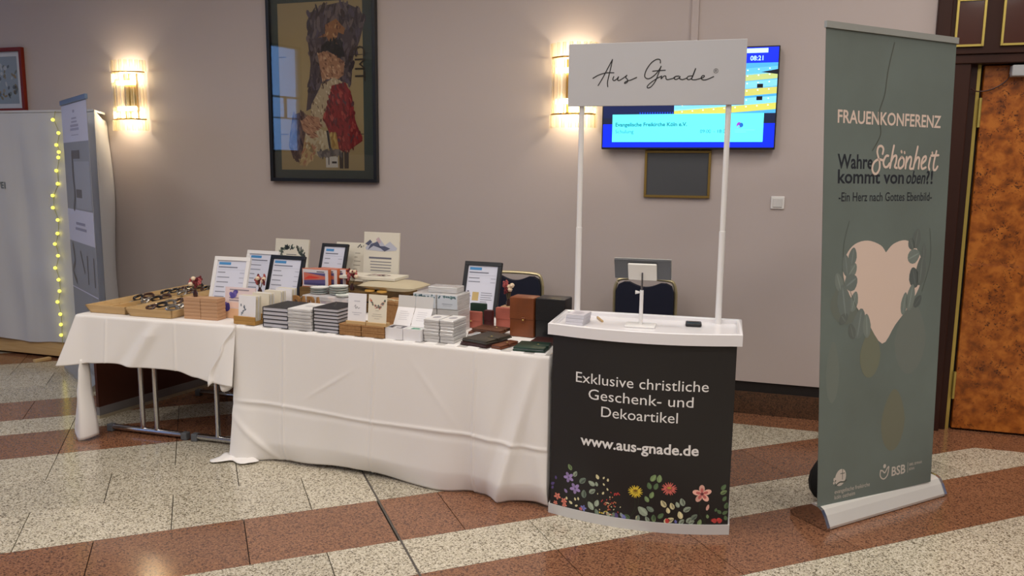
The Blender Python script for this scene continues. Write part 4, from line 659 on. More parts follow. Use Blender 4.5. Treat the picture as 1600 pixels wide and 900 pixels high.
# main cloth, floor length
mb = MB(); U2 = 1.784; nu_, ns = 330, 96; hem2 = [(0, .004), (.13, .003), (.34, .018), (.62, .026), (.83, .024), (1.07, .008), (1.25, .005), (1.55, .004), (1.75, .016)]
rows_ = []
for j in range(7): rows_.append([((U2 - .10 * min(.35, 1.15 - (1.15 - R_) * j / 6)) * i / nu_, 1.15 - (1.15 - R_) * j / 6, ZT - .001 + (.0007 * math.sin(i * .3 + j))) for i in range(nu_ + 1)])
for j in range(ns + 1):
    t = j / ns; row = []
    for i in range(nu_ + 1):
        u = U2 * i / nu_; hz = interp(hem2, u); H_ = ZT - .001 - hz; d = H_ * t
        if d < R_: a = d / R_ * math.pi / 2; v = R_ - R_ * math.sin(a); z = ZT - .001 - R_ + R_ * math.cos(a)
        else: v = 0.0; z = ZT - .001 - d
        f = t * t
        out = .010 * f * (math.sin(6.5 * u + .6) + .6 * math.sin(15 * u + 2)) + .012 * t
        out += .055 * gs(u - 1.52, .10) * t ** 1.6 * (1 - .25 * t) - .03 * gs(u - 1.36, .07) * f          # bulge at the right end
        out += .05 * gs(u - .06, .09) * t ** 2                                                             # flares to the left foot
        out += .020 * gs(u - 1.66 - .12 * t, .05) * t
        tuck = max(0, (t - .86) / .14); out -= .045 * tuck ** 1.5 * (1 - gs(u, .18)) * (.7 + .3 * math.sin(9 * u))
        for uc in (.326, .872, 1.42): out += (.0062 * gs(u - uc + .03 * t, .006) - .0026 * gs(u - uc + .03 * t + .012, .010)) * min(1, t * 8)
        zc = .322 - .028 * (u / 1.75); out += .0060 * gs(z - zc - .006 * math.sin(6 * u), .007) * min(1, u * 8) - .003 * gs(z - zc + .02, .015)
        # oblique pull lines
        out += .0025 * gs((u - .55) * .55 + (z - .44) * -.9, .010) * gs(u - .6, .14) + .0015 * gs((u - 1.15) + (z - .55) * .8, .02) * gs(z - .5, .15)
        out += .034 * gs((u - 1.70) + (.62 - z) * .27, .030) * t ** .8 - .014 * gs((u - 1.62) + (.62 - z) * .27, .03) * t
        out += .010 * gs((u - .16) * 1.0 + (z - .10) * 1.1, .025) * gs(u - .14, .13) * t
        row.append((u + .015 * math.sin(5 * u) * f - .02 * gs(u, .06) * f, v - out, z))
    rows_.append(row)
# tail puddled on the floor at the left foot
mb.grid(rows_)
pud = []
for j in range(9):
    t = j / 8; pud.append([(-.085 + .24 * i / 14 + .02 * math.sin(3 * t), -.030 - (.10 + .028 * math.sin(i * .7)) * t * (1 - .55 * (i / 14) ** 2), .010 + .016 * math.sin(math.pi * i / 14) * (1 - t) + .008 * abs(math.sin(i * .9 + 2 * t)) * (1 - t * .7)) for i in range(15)])
mb.grid(pud)
# corner flap folded over where the two cloths meet
fl_ = []
for j in range(22):
    t = j / 21; z = .735 - .345 * t; l_ = interp([(0, .02), (.40, -.066), (.88, -.138), (1, -.132)], t); r2_ = .014 - .034 * t
    fl_.append([(l_ + (r2_ - l_) * i / 16, (-.012 - .035 * t * (.5 + .5 * math.sin(i / 16 * 8.5 + 1.2 * t + .5)) - .02 * t) * (1 - (i / 16) ** 3) + .006 * (i / 16) ** 3, z + (.025 * math.sin(i / 16 * 3.1 * 2) * t)) for i in range(17)])
mb.grid(fl_)
# right end, falling beside the counter
mb.grid([[(U2 - .10 * min(.35, 1.10 * k / 24) + .004 * math.sin(k * .8) * j / 8, .0 + 1.13 * k / 24, ZT - .002 - .70 * j / 8) for k in range(25)] for j in range(9)])
c2 = mb.build('tablecloth', cloth_white, smooth=False, recalc=False); c2.location = T2.at(0, 0); c2.rotation_euler.z = T2.a
for p_ in c2.data.polygons: p_.use_smooth = True
sm = c2.modifiers.new('thickness', 'SOLIDIFY'); sm.thickness = .0012; sm.offset = 1
tag(c2, 'long white tablecloth with pressed creases reaching the floor', 'tablecloth')
# left cloth, short drop with a corner tail reaching the floor
mb = MB(); U1 = 1.055; nu_, ns = 200, 44; hem1 = [(0, .432), (.10, .455), (.24, .464), (.43, .452), (.60, .452), (.67, .450), (.80, .425), (.9, .41), (1.3, .39)]
rows_ = []
for j in range(7): rows_.append([(U1 * i / nu_, 1.13 - (1.13 - R_) * j / 6, ZT - .0045) for i in range(nu_ + 1)])
for j in range(ns + 1):
    t = j / ns; row = []
    for i in range(nu_ + 1):
        u = U1 * i / nu_; H_ = ZT - .0045 - interp(hem1, u); d = H_ * t
        if d < R_: a = d / R_ * math.pi / 2; v = R_ - R_ * math.sin(a); z = ZT - .0045 - R_ + R_ * math.cos(a)
        else: v = 0.0; z = ZT - .0045 - d
        out = .018 * t * (1 + .6 * math.sin(7 * u + .4)) + .05 * gs(u, .05) * t + .018 * gs(u - (.56 - .18 * t), .045) * min(1, 3 * t) - .008 * gs(u - (.47 - .18 * t), .04) * t
        out += .025 * t * gs(u - 1.02, .10)
        for uc in (.21, .665): out += .004 * gs(u - uc, .006) * min(1, t * 8)
        row.append((u - .095 * gs(u, .045) * t ** 1.1, v - out, z))
    rows_.append(row)
mb.grid(rows_)
tl_ = []
for j in range(26):
    t = j / 25; z = .47 * (1 - t) + .004; l_ = interp([(0, .03), (.15, -.005), (.5, -.03), (1, -.062)], t); r2_ = interp([(0, .06), (.3, .066), (1, .098)], t)
    tl_.append([(l_ + (r2_ - l_) * (.5 - .5 * math.cos(math.pi * i / 14)), .015 - (.05 + .03 * t) * math.sin(math.pi * i / 14) * (1 - .35 * math.sin(math.pi * 2 * i / 14)), z + (.020 * abs(i / 14 - .55) * 2) * t) for i in range(15)])
mb.grid(tl_)
mb.grid([[(-.004 - .02 * j / 6, .05 + 1.06 * k / 20, ZT - .006 - .26 * j / 6) for k in range(21)] for j in range(7)])
c1 = mb.build('tablecloth', cloth_white, recalc=False); c1.location = T1.at(0, 0); c1.rotation_euler.z = T1.a
for p_ in c1.data.polygons: p_.use_smooth = True
sm = c1.modifiers.new('thickness', 'SOLIDIFY'); sm.thickness = .0012; sm.offset = 1
tag(c1, 'short white tablecloth on the left tables with one corner hanging to the floor', 'tablecloth')
# ------------------------------------------------------------------ fabric booth at the far left
bo = empty('fabric_booth', WL.at(-4.83, -.35), WL.a, 0, 'white fabric covered partition on a wooden base at the far left', 'partition')
mb = MB(); X0 = -3.2
def fabf(x, z): return .006 * math.sin(z * 16 + 3 * math.sin(x * 2.2)) * max(0, 1 - abs(x + .4) * 2.2) + .010 * math.sin(x * 9 + .8 * math.sin(z * 4)) + .006 * math.sin(x * 23 + z * 3) + .008 * math.sin(z * 7 + x * 5) * (1 - z / 2) + (.012 if x < -.80 else 0)
mb.grid([[(X0 - X0 * i / 90, -.012 - fabf(X0 - X0 * i / 90, z) * min(1, (2.0 - z) * 6), z + (.01 * math.sin(i * .35) if j == 0 else 0)) for i in range(91)] for j, z in enumerate([.135 + 1.865 * k / 30 for k in range(31)])])
ff = mb.build('front_fabric', fabric_white, bo, recalc=False)
for p_ in ff.data.polygons: p_.use_smooth = True
mb = MB()
mb.grid([[(-.22 * (i / 12) + .004 + (.050 * math.sin(math.pi * i / 12) * min(1, (2.0 - z) * 1.5) + .020 * math.sin(z * 5 + 1) * i / 12), -.022 + .365 * i / 12, z - (.09 * i / 12 if j == 30 else .0)) for i in range(13)] for j, z in enumerate([.12 + 1.88 * k / 30 for k in range(31)])])
sf = mb.build('side_fabric', fabric_white, bo, recalc=False)
for p_ in sf.data.polygons: p_.use_smooth = True
MB().prism([(X0, -.020), (-.010, -.020), (-.235, .33), (X0, .33)], 1.985, 2.001).build('top_fabric', fabric_white, bo)
MB().box(X0, .002, .018, -.02, .05, .150, .004).build('base_beam', beech, bo); MB().box(-1.6, .05, .0, -1.5, .30, .10).build('base_foot', beech, bo); MB().box(-.40, .05, 0, -.30, .30, .10).build('base_foot', beech, bo)
MB().box(X0, .03, .15, -.05, .045, 1.985).build('back_board', mat('booth_core', (170, 168, 164), .9), bo)
k_ = Ink(); k_.text('WEI', -1.065, 1.385, (100, 108, 108), h=.052, bold=.01, lay=1); k_.build('lettering', bo, lambda x, y, o: (x, -fabf(x, y) - .017 - o, y), ink)
# wooden foot on the floor in front of it
x = MB().box(0, -.02, 0, .13, .02, .022, .002).build('wooden_batten', beech); x.location = (-3.84, 6.235, 0); x.rotation_euler.z = math.radians(62); tag(x, 'light wooden batten lying on the floor by the fabric booth', 'batten')
# string of lights
LS = [(-5.209, 1.923), (-5.162, 1.822), (-5.192, 1.73), (-5.172, 1.676), (-5.181, 1.634), (-5.21, 1.532), (-5.205, 1.43), (-5.265, 1.337), (-5.271, 1.241), (-5.231, 1.145), (-5.243, 1.038), (-5.277, 0.953), (-5.253, 0.86), (-5.291, 0.76), (-5.265, 0.666), (-5.264, 0.574), (-5.293, 0.484), (-5.272, 0.385), (-5.274, 0.3), (-5.279, 0.213)]
sl = empty('string_lights', WL.at(-5.15, -.385, .2), WL.a, 0, 'string of small yellow fairy lights hanging down the fabric booth', 'string lights')
MB().tube([(s_ + 5.15, 0, z - .2) for s_, z in [(-5.19, 1.99)] + LS + [(-5.28, .14)]], .0022, 5).build('cord', mat('cord_green', (150, 152, 96), .6), sl)
bm_ = MB().ball((0, 0, 0), .0125, (1, 1, 1), 8).mesh('light_bulb', mat('fairy_bulb', (255, 240, 90), .4, emit=((255, 236, 70), 3)), True)
for s_, z in LS: obj('light_bulb', bm_, sl, (s_ + 5.15, -.010, z - .2))
# narrow-looking roll-up banner seen at an angle
A_ = Vector((-3.405, 6.095, 0)); B_ = Vector((-2.878, 5.458, 0)); d_ = B_ - A_
rb = empty('rollup_banner', A_, math.atan2(d_.y, d_.x), 0, 'pale grey roll-up banner with photo prints beside the fairy lights', 'banner'); Wb = d_.length
MB().prism([(-.10, 0), (-.10, .02), (-.03, .075), (.03, .075), (.10, .02), (.10, 0)], -.01, Wb + .01, 'x').build('cassette', silver, rb)
sh2 = MB().box(0, -.001, .07, Wb, .001, 2.02).build('banner_sheet', mat('banner_pale', (150, 152, 160), .6), rb)
MB().box(-.003, -.010, 2.015, Wb + .003, .010, 2.05, .002).build('top_rail', mat('rail_blue_grey', (124, 146, 176), .3, metal=.5), rb); MB().tube([(Wb / 2, .02, .07), (Wb / 2, .015, 2.02)], .009, 8).build('support_pole', silver, rb, smooth=True)
k_ = Ink(); Wc = (206, 206, 226); gq = (106, 100, 98)
k_.rect(0, 1.74, Wb, 2.01, Wc); k_.rect(0, 1.01, Wb, 1.25, Wc); k_.rect(0, .648, Wb, .656, Wc)
for y_, h_, w_ in ((1.945, .02, .06), (1.90, .012, .16), (1.875, .012, .18), (1.845, .018, .26), (1.82, .018, .28), (1.785, .006, .24)): k_.rect(Wb / 2 - w_ / 2, y_, Wb / 2 + w_ / 2, y_ + h_, (164, 162, 186), 2)
for y_, w_ in ((1.14, .30), (1.10, .36)): k_.rect(Wb / 2 - w_ / 2, y_, Wb / 2 + w_ / 2, y_ + .02, (150, 148, 170), 2)
k_.stroke([(.28, 1.66), (.27, 1.50), (.29, 1.36), (.24, 1.26)], .05, gq, 2); k_.rect(.30, 1.62, .52, 1.68, gq, 2); k_.rect(.34, 1.34, .52, 1.40, gq, 2); k_.rect(.32, 1.26, .8, 1.60, (164, 166, 176), 1.5)
k_.stroke([(.10, .98), (.14, .86), (.06, .78), (.16, .70)], .04, gq, 2); k_.stroke([(.35, .94), (.45, .80)], .025, gq, 2); k_.rect(.54, .72, .57, .93, gq, 2); k_.rect(.74, .72, .77, .93, gq, 2); k_.stroke([(.60, .56), (.66, .50), (.74, .46)], .04, gq, 2)
k_.build('banner_print', sh2, lambda x, y, o: (x, -.0012 - o, y), ink)

# ------------------------------------------------------------------ goods on the tables
def on(F, name, u, v, label, cat, group=None, z=ZT, turn=0.0, lean=0.0):
    return empty(name, F.at(u, v, z), F.a + math.radians(turn), -math.radians(lean), label, cat, group)
# price lists in leaning frames
def price_frame(F, u, v, w, h, m_, label, z=ZT, lean=18, rows=6, seed=1, pic=False, ease=30):
    f = on(F, 'price_list_frame', u, v, label, 'picture frame', None, z + .012 * math.sin(math.radians(lean)), 0, lean); el = h * .72 * math.cos(math.radians(lean)) / math.cos(math.radians(ease - lean)) - .002; r_ = random.Random(seed)
    bars(0, 0, w, h, (.024 if h > .28 else .019), -.011, .009, .0015).build('frame', m_, f)
    s_ = MB().box(.012, -.003, .012, w - .012, .004, h - .012).build('sheet', sheet_paper, f)
    k_ = Ink(); a, b_ = .034, w - .032
    k_.rect(a, h - .050, a + (b_ - a) * .45, h - .034, (70, 140, 196), 1); k_.rect(a, h - .068, a + (b_ - a) * .72, h - .061, (120, 122, 136), 1); k_.rect(a, h - .080, b_, h - .0788, (176, 178, 190), 1)
    for i in range(rows):
        y_ = h - .10 - i * (.030 if not pic else .022)
        if y_ < .03: break
        k_.rect(a, y_, a + (b_ - a) * r_.uniform(.25, .5), y_ + .0055, (138, 140, 152), 1); k_.rect(b_ - .03, y_, b_, y_ + .004, (170, 172, 190), 1)
    if pic:
        k_.rect(a + .035, .085, a + .075, .135, (196, 170, 112), 1); k_.rect(a, .108, a + .026, .113, (120, 122, 190), 1); k_.rect(a, .135, a + .012, .141, (70, 72, 90), 1)
        for i in range(5): k_.rect(a + .088, .13 - i * .013, a + .088 + r_.uniform(.04, .075), .134 - i * .013, (140, 142, 154), 1)
    k_.build('print', s_, lambda x, y, o: (x, -.0033 - o, y), ink)
    MB().box(w * .36, 0, h * .72 - el, w * .64, .004, h * .72, M=Matrix.Translation((0, .009, 0)) @ Matrix.Translation((0, 0, h * .72)) @ Matrix.Rotation(math.radians(ease), 4, 'X') @ Matrix.Translation((0, 0, -h * .72))).build('easel_back', black_plastic, f)
    return f
price_frame(T1, .53, .475, .25, .305, frame_white, 'white framed price list nearest the wooden trays', seed=1)
price_frame(T2, -.655, .83, .255, .305, frame_white, 'white framed price list partly hidden behind the other frames', seed=2, ease=6)
price_frame(T2, -.292, .61, .255, .31, frame_black, 'black framed price list behind the standing greeting cards', seed=3, rows=7)
price_frame(T2, -.075, .865, .195, .245, frame_black, 'smaller black framed price list raised on the crate', z=.8565, seed=4, rows=4, ease=4)
price_frame(T2, .955, .80, .235, .315, frame_black, 'black framed price list with a small product photo near the leather goods', seed=5, rows=2, pic=True, lean=17)
# wooden trays with trinkets
def tray(u, v, w, d, label):
    t = on(T1, 'wooden_tray', u, v, label, 'tray', 'wooden display trays', .728); f = .020; h = .046
    MB().box(0, 0, 0, w, d, .006).build('bottom', beech, t)
    def wall(a, b_, a2, b2, n_):                       # slanting side from base edge a-b to rim a2-b2
        n_ = Vector(n_) * .007; mb = MB(); P = [Vector(a), Vector(b_), Vector(b2), Vector(a2)]; Q = [p_ + n_ for p_ in P]
        A = [mb.bm.verts.new(p_) for p_ in P]; B = [mb.bm.verts.new(p_) for p_ in Q]; mb.bm.faces.new(A); mb.bm.faces.new(B[::-1])
        for i in range(4): mb.bm.faces.new((A[i], B[i], B[(i + 1) % 4], A[(i + 1) % 4]))
        mb.build('side', beech, t)
    wall((0, 0, 0), (w, 0, 0), (-f, -f, h), (w + f, -f, h), (0, 1, 0)); wall((0, d, 0), (w, d, 0), (-f, d + f, h), (w + f, d + f, h), (0, -1, 0))
    wall((0, 0, 0), (0, d, 0), (-f, -f, h), (-f, d + f, h), (1, 0, 0)); wall((w, 0, 0), (w, d, 0), (w + f, -f, h), (w + f, d + f, h), (-1, 0, 0))
    if w > .2: MB().box(w / 2 - .004, 0, .006, w / 2 + .004, d, .040).build('divider', beech, t)
    return t
TR_ = [(.035, .075, .245, .40, 'front left wooden tray with slanted sides, nearest the table corner'), (.330, .055, .275, .40, 'front right wooden tray beside the stacked wooden boxes'), (.035, .545, .245, .40, 'rear left wooden tray behind the front trays'), (.330, .535, .11, .40, 'narrow rear wooden tray beside the white framed price list')]
tcol = [mat('trinket_black', (26, 22, 24), .25, coat=.6), mat('trinket_brown', (66, 40, 34), .3, coat=.5), mat('trinket_blue', (86, 98, 112), .3, coat=.4), mat('trinket_rose', (150, 108, 104), .4, coat=.3), mat('trinket_silver', (170, 166, 160), .25, metal=.8)]
ring = []
for i, mm in enumerate(tcol): ring.append(MB().tube([(.031 * math.cos(a), .024 * math.sin(a), .009 + .003 * math.sin(a * 2)) for a in [k * 2 * math.pi / 14 for k in range(14)]], .0075, 6, closed=True).mesh('bracelet', mm, True))
r_ = random.Random(9)
where = ('in the front left tray', 'in the front right tray', 'in the rear left tray', 'in the narrow rear tray')
for ti, (u, v, w, d, lb) in enumerate(TR_):
    tray(u, v, w, d, lb)
    for half in ((0, 1) if w > .2 else (0,)):
        cw = w / 2 - .008 if w > .2 else w - .008
        for r3 in range(5):
            cc = (0 if half == 0 and ti == 0 and r3 < 2 else r_.choice([0, 0, 0, 1, 1, 2, 4]));
            if ti == 0 and r3 < 2: continue
            du = half * (w / 2) + cw / 2 + .004 + r_.uniform(-.004, .004) * (1 if cw > .08 else 0); dv = .045 + r3 * .078
            o = obj('bracelet', ring[cc], None, T1.at(u + du, v + dv, .7345 + (0.001)), T1.a + r_.uniform(0, 3)); o.rotation_euler.x = r_.uniform(-.05, .05)
            tag(o, '%s bracelet lying %s' % (('black', 'dark brown', 'blue grey', 'rose brown', 'silver')[cc], where[ti]), 'bracelet', '%s bracelets %s' % (('black', 'dark brown', 'blue grey', 'rose brown', 'silver')[cc], where[ti]))
            if cw > .11 and not (ti == 0 and half == 0 and r3 < 3):      # a second one leaning on it
                cc2 = r_.choice([0, 0, 1, 1, 4]); o = obj('bracelet', ring[cc2], None, T1.at(u + du + .012, v + dv + .030, .7640), T1.a + r_.uniform(-.6, .6)); o.rotation_euler.x = r_.uniform(.35, .6)
                tag(o, '%s bracelet leaning on others %s' % (('black', 'dark brown', 'blue grey', 'rose brown', 'silver')[cc2], where[ti]), 'bracelet', '%s leaning bracelets %s' % (('black', 'dark brown', 'blue grey', 'rose brown', 'silver')[cc2], where[ti]))
# stacked thin wooden boxes
ORD = ('topmost', 'second', 'third', 'fourth', 'fifth', 'sixth', 'seventh', 'eighth')
bxm = [MB().box(0, 0, 0, .108, .075, .0143, .0012).mesh('body', oak) for _ in range(1)][0]; lidm = MB().box(.0008, .0008, .0146, .1072, .0742, .0198, .001).mesh('lid', oak)
for ci, (u, side) in enumerate(((.660, 'left'), (.770, 'right'))):
    for i in range(6):
        x = on(T1, 'wooden_box', u + .0008 * (i % 2), .09, '%s thin wooden box of the %s stack beside the trays' % (ORD[5 - i], side), 'box', 'stacked thin wooden boxes', .7275 + i * .0201); obj('body', bxm, x); obj('lid', lidm, x)
# dried flowers in little vases
def vase(F, u, v, z, hh, label, seed):
    x = on(F, 'flower_vase', u, v, label, 'flower vase', 'small vases of dried flowers', z); r_ = random.Random(seed)
    MB().lathe([(.010, 0), (.013, .006), (.013, .022), (.007, .034), (.0085, .040)], 10).build('vase', mat('vase_dark', (58, 34, 34), .2, coat=.5), x, smooth=True)
    cols = [mat('petal_wine', (108, 34, 40), .7), mat('petal_rose', (170, 84, 84), .7), mat('petal_cream', (226, 204, 176), .7), mat('petal_dark', (62, 26, 34), .7)]
    st = MB(); tips = []
    for i in range(12):
        a = r_.uniform(0, 6.28); s_ = r_.uniform(.2, 1) * .032; t_ = Vector((math.cos(a) * s_, math.sin(a) * s_ * .8, .040 + hh * r_.uniform(.45, 1))); tips.append(t_); st.tube([(0, 0, .03), (t_.x * .4, t_.y * .4, .045), t_], .0011, 4)
    st.build('stems', mat('stem_dry', (110, 92, 58), .8), x)
    for i, t_ in enumerate(tips):
        mb = MB(); n_ = 5
        if i % 3 == 2: mb.ball(t_, .0140, (1, 1, .9), 7)
        else:
            for k in range(n_): mb.ball(t_ + Vector((r_.uniform(-.006, .006), r_.uniform(-.006, .006), (k - 2) * .0070)), .0088 - abs(k - 2) * .0012, (1, 1, 1.1), 6)
        mb.build('flower', cols[(2 if i % 3 == 2 else (0, 1, 3)[i % 3 if i > 6 else i % 2])], x, smooth=True)
vase(T1, .715, .125, .8485, .065, 'dried flowers in a tiny dark vase on the thin wooden boxes', 1)
def block(F, u, v, w, d, h, label, z=ZT, m_=None):
    x = MB().box(-w / 2, -d / 2, 0, w / 2, d / 2, h, .002).build('display_block', m_ or crate_wood); x.location = F.at(u, v, z); x.rotation_euler.z = F.a; tag(x, label, 'block'); return x
block(T2, -.178, .44, .06, .06, .095, 'small wooden block under the vase beside the black framed list'); vase(T2, -.178, .44, ZT + .095, .07, 'dried flowers in a tiny dark vase in front of the black framed list', 2)
# leaning poppy print
x = on(T1, 'poppy_print', .848, .185, 'leaning board print with violet poppies and lettering behind the bamboo card holder', 'print', None, .728, -3, 9)
MB().box(0, 0, 0, .20, .008, .175).build('board', mat('print_pink', (226, 206, 206), .7), x)
k_ = Ink(); r_ = random.Random(2)
k_.rect(.0, 0, .2, .055, (222, 178, 140), 1); k_.rect(0, .06, .2, .09, (230, 196, 182), 1)
for i, (a, b_) in enumerate(((.055, .135), (.012, .06))):
    for kk in range(6): k_.oval(a + r_.uniform(-.016, .016), b_ + r_.uniform(-.014, .014), .018, .013, r_.choice([(84, 72, 150), (110, 96, 172), (66, 56, 128)]), 2 + kk * .3, r_.uniform(0, 3), 9)
for y_ in (.158, .112, .098): k_.rect(.03, y_, .03 + r_.uniform(.08, .13), y_ + .006, (150, 140, 150), 2)
k_.build('print', x, FLAT, ink)
# greeting cards standing in bamboo holders, one behind the other
r_ = random.Random(21)
for i, v in enumerate((.025, .135, .235, .335)):
    lb = ('front bamboo card holder at the corner of the long cloth', 'second bamboo card holder behind the front one', 'third bamboo card holder in the row', 'rearmost bamboo card holder in the row')[i]
    h_ = on(T2, 'card_holder', -.022 if i == 0 else -.005, v, lb, 'card holder', 'bamboo card holders')
    mb = MB(); mb.box(0, 0, 0, .140 if i == 0 else .118, .075, .020, .003, 2).box(0, 0, .020, .140 if i == 0 else .118, .010, .045, .002).box(0, .065, .020, .140 if i == 0 else .118, .075, .045, .002); mb.build('body', bamboo, h_)
    for j in range(6):
        y_ = .0125 + j * .0085
        c_ = on(T2, 'greeting_card', .000, v + y_, ('front', 'second', 'third', 'fourth', 'fifth', 'rearmost')[j] + ' greeting card in the ' + ('front', 'second', 'third', 'rearmost')[i] + ' bamboo holder', 'card', 'greeting cards in bamboo holders', ZT + .0205, 0, 5)
        MB().box(0, 0, 0, .112, .0035, .135 - .002 * (j % 2), .0006).build('card', cream_paper if (i + j) % 3 else paper, c_)
        if j == 0:
            k_ = Ink()
            for q_ in range(9): k_.oval(.028 + r_.uniform(-.012, .02), .035 + q_ * .006, .0035, .008, r_.choice([(120, 132, 146), (96, 108, 122), (150, 160, 170)]), 1, r_.uniform(-1, 1), 7)
            k_.build('print', c_, FLAT, ink)
# notebooks
def notebook(u, v, z, w, d, h, label, group, turn):
    x = on(T2, 'notebook', u, v, label, 'notebook', group, z, turn)
    MB().box(0, 0, 0, w, d, .0024, .0006).box(0, 0, h - .0024, w, d, h, .0006).box(0, 0, .0024, .003, d, h - .0024).build('cover', book_cover, x); MB().box(.003, .003, .0024, w - .003, d - .003, h - .0024).build('pages', page_edge, x)
for i in range(5): notebook(.168 + .002 * math.sin(i * 2.2), .03, ZT + i * .0215, .158, .215, .0213, '%s black notebook of the stack beside the bamboo card holder' % ORD[4 - i], 'left stack of black notebooks', r_.uniform(-1, 1))
for i in range(7): notebook(.487 + .002 * math.sin(i * 1.7), .032, ZT + i * .0180, .150, .205, .0178, '%s black notebook of the taller stack left of the kraft boxes' % ORD[6 - i], 'right stack of black notebooks', r_.uniform(-1, 1))
def pack(F, u, v, z, w, d, h, label, group, turn=0, cat='card pack', top=None):
    x = on(F, 'wrapped_card_pack', u, v, label, cat, group, z, turn)
    MB().box(0, 0, 0, w, d, h - .0002, min(.003, h * .2), 1).build('cards', film, x)
    MB().box(w * .2, d * .46, h - .0003, w * .8, d * .52, h + .0002).build('film_seam', mat('film_seam', (232, 232, 234), .15, coat=1.), x)
    if top:
        k_ = Ink(); k_.rect(.003, .003, w - .003, d - .003, (228, 226, 224), 1)
        top(k_, w, d); k_.build('print', x, TOP(h), ink)
    return x
for i in range(7): pack(T2, .338 + .002 * math.sin(i * 3), .016 + .002 * math.cos(i * 2), ZT + i * .0160, .145, .20, .0160, '%s film wrapped pack between the two notebook stacks' % ORD[6 - i], 'film wrapped packs between the notebooks', r_.uniform(-1.0, 1.0), top=(lambda k_, w, d: k_.oval(w / 2, d / 2, .03, .02, (196, 196, 198), 2)) if i == 6 else None)
# kraft boxes with two cards in little wooden stands
for a_, side in ((.652, 'left'), (.783, 'right')):
    for j in range(2):
        x = on(T2, 'kraft_box', a_, .018, '%s %s kraft box under the two standing cards' % (('lower', 'upper')[j], side), 'box', 'kraft boxes under the standing cards', ZT + j * .0290)
        MB().box(0, 0, 0, .127, .10, .0205, .002).build('base', kraft, x); MB().box(-.0008, -.0008, .0207, .1278, .1008, .0287, .0015).build('lid', kraft, x)
for a_, side, lb in ((.690, 'l', 'white card with script lettering in a small wooden stand'), (.808, 'r', 'cream card with floral garland in a small wooden stand')):
    s_ = MB().box(0, 0, 0, .112, .006, .018, .001).box(0, .018, 0, .112, .040, .018, .001).box(0, .006, 0, .112, .018, .006).build('card_stand', beech); s_.location = T2.at(a_, .022, ZT + .0582); s_.rotation_euler.z = T2.a; tag(s_, ('left' if side == 'l' else 'right') + ' small wooden stand holding a card on the kraft boxes', 'card stand', 'wooden card stands')
    x = on(T2, 'display_card', a_ + .004, .030, lb, 'card', None, ZT + .0645, 0, 6); MB().box(0, 0, 0, .105, .003, .150, .0006).build('card', paper if side == 'l' else cream_paper, x); k_ = Ink()
    if side == 'l':
        k_.rect(.035, .110, .070, .1125, (170, 168, 180), 1); k_.stroke([(.038, .082), (.045, .092), (.046, .074), (.055, .084), (.060, .074), (.070, .080)], .0018, (120, 118, 128), 1); k_.rect(.025, .052, .082, .054, (180, 178, 188), 1); k_.rect(.035, .042, .070, .044, (180, 178, 188), 1)
    else:
        for q_ in range(40):
            t_ = r_.random(); a = .008 + .09 * t_; b_ = .128 - .045 * math.sin(math.pi * t_) * r_.uniform(.7, 1.1); k_.oval(a, b_, .0045, .006, r_.choice([(196, 110, 84), (214, 160, 140), (120, 128, 132), (150, 90, 80), (226, 190, 170), (110, 120, 104)]), 1 + q_ % 4 * .2, r_.uniform(0, 3), 7)
        for y_, w_ in ((.07, .02), (.052, .05), (.042, .06), (.030, .03)): k_.rect(.052 - w_ / 2, y_, .052 + w_ / 2, y_ + .002, (180, 172, 160), 1)
    k_.build('print', x, FLAT, ink)
x = on(T2, 'kraft_carton', .752, .25, 'taller brown kraft carton tied with twine behind the standing cards', 'carton')
MB().box(0, 0, 0, .112, .14, .128, .003).build('body', kraft, x); MB().box(-.002, -.002, .128, .114, .142, .146, .003).build('lid', kraft, x)
MB().tube(smooth_line([(.02, -.004, .150), (.05, -.006, .152), (.08, -.004, .158), (.095, .01, .153), (.112, .03, .150)], 5), .003, 6).tube(smooth_line([(.03, .0, .151), (.05, -.012, .162), (.075, -.01, .160), (.09, .0, .151)], 5), .0028, 6).build('twine', mat('twine', (214, 196, 160), .9), x, smooth=True)
# white boxes with open lids
for a_, side in ((.913, 'left'), (1.0135, 'right')):
    x = on(T2, 'open_gift_box', a_, .03, side + ' small white box with open printed lid at the table edge', 'box', 'small white open boxes'); w = .097
    bars_ = MB().box(0, 0, 0, w, .08, .003).box(0, 0, .003, w, .003, .058).box(0, .077, .003, w, .08, .058).box(0, .003, .003, .003, .077, .058).box(w - .003, .003, .003, w, .077, .058); bars_.build('body', paper, x)
    MB().box(.004, .006, .004, w - .004, .074, .055, .002).build('content', mat('content_' + side, (70, 66, 76) if side == 'left' else (216, 220, 216), .5), x)
    k_ = Ink(); k_.rect(.03, .02, .07, .055, (222, 220, 222) if side == 'left' else (70, 140, 116), 1); k_.rect(.05, .01, .085, .03, (110, 104, 112) if side == 'left' else (150, 190, 170), 2); k_.build('print', x, TOP(.0552), ink)
    Ml = Matrix.Translation((0, .079, .058)) @ Matrix.Rotation(math.radians(-32), 4, 'X')
    ld = MB().box(0, 0, 0, w, .002, .098, M=Ml).build('lid', paper, x); Mf = Ml @ Matrix.Translation((0, 0, .098)) @ Matrix.Rotation(math.radians(24), 4, 'X')
    MB().box(0, 0, 0, w, .002, .060, M=Mf).build('lid_flap', mat('flap_grey', (208, 206, 204), .6), ld)
    k_ = Ink()
    for q_ in range(5): k_.rect(.02, .03 + q_ * .011, .02 + r_.uniform(.04, .06), .032 + q_ * .011, (196, 194, 202), 1)
    k_.build('print', ld, (lambda Ml_: (lambda x, y, o: tuple(Ml_ @ Vector((x, -o - .0003, y)))))(Ml), ink)
    MB().box(.002, .0775, .0, w - .002, .079, .056).build('back_panel', paper, x)
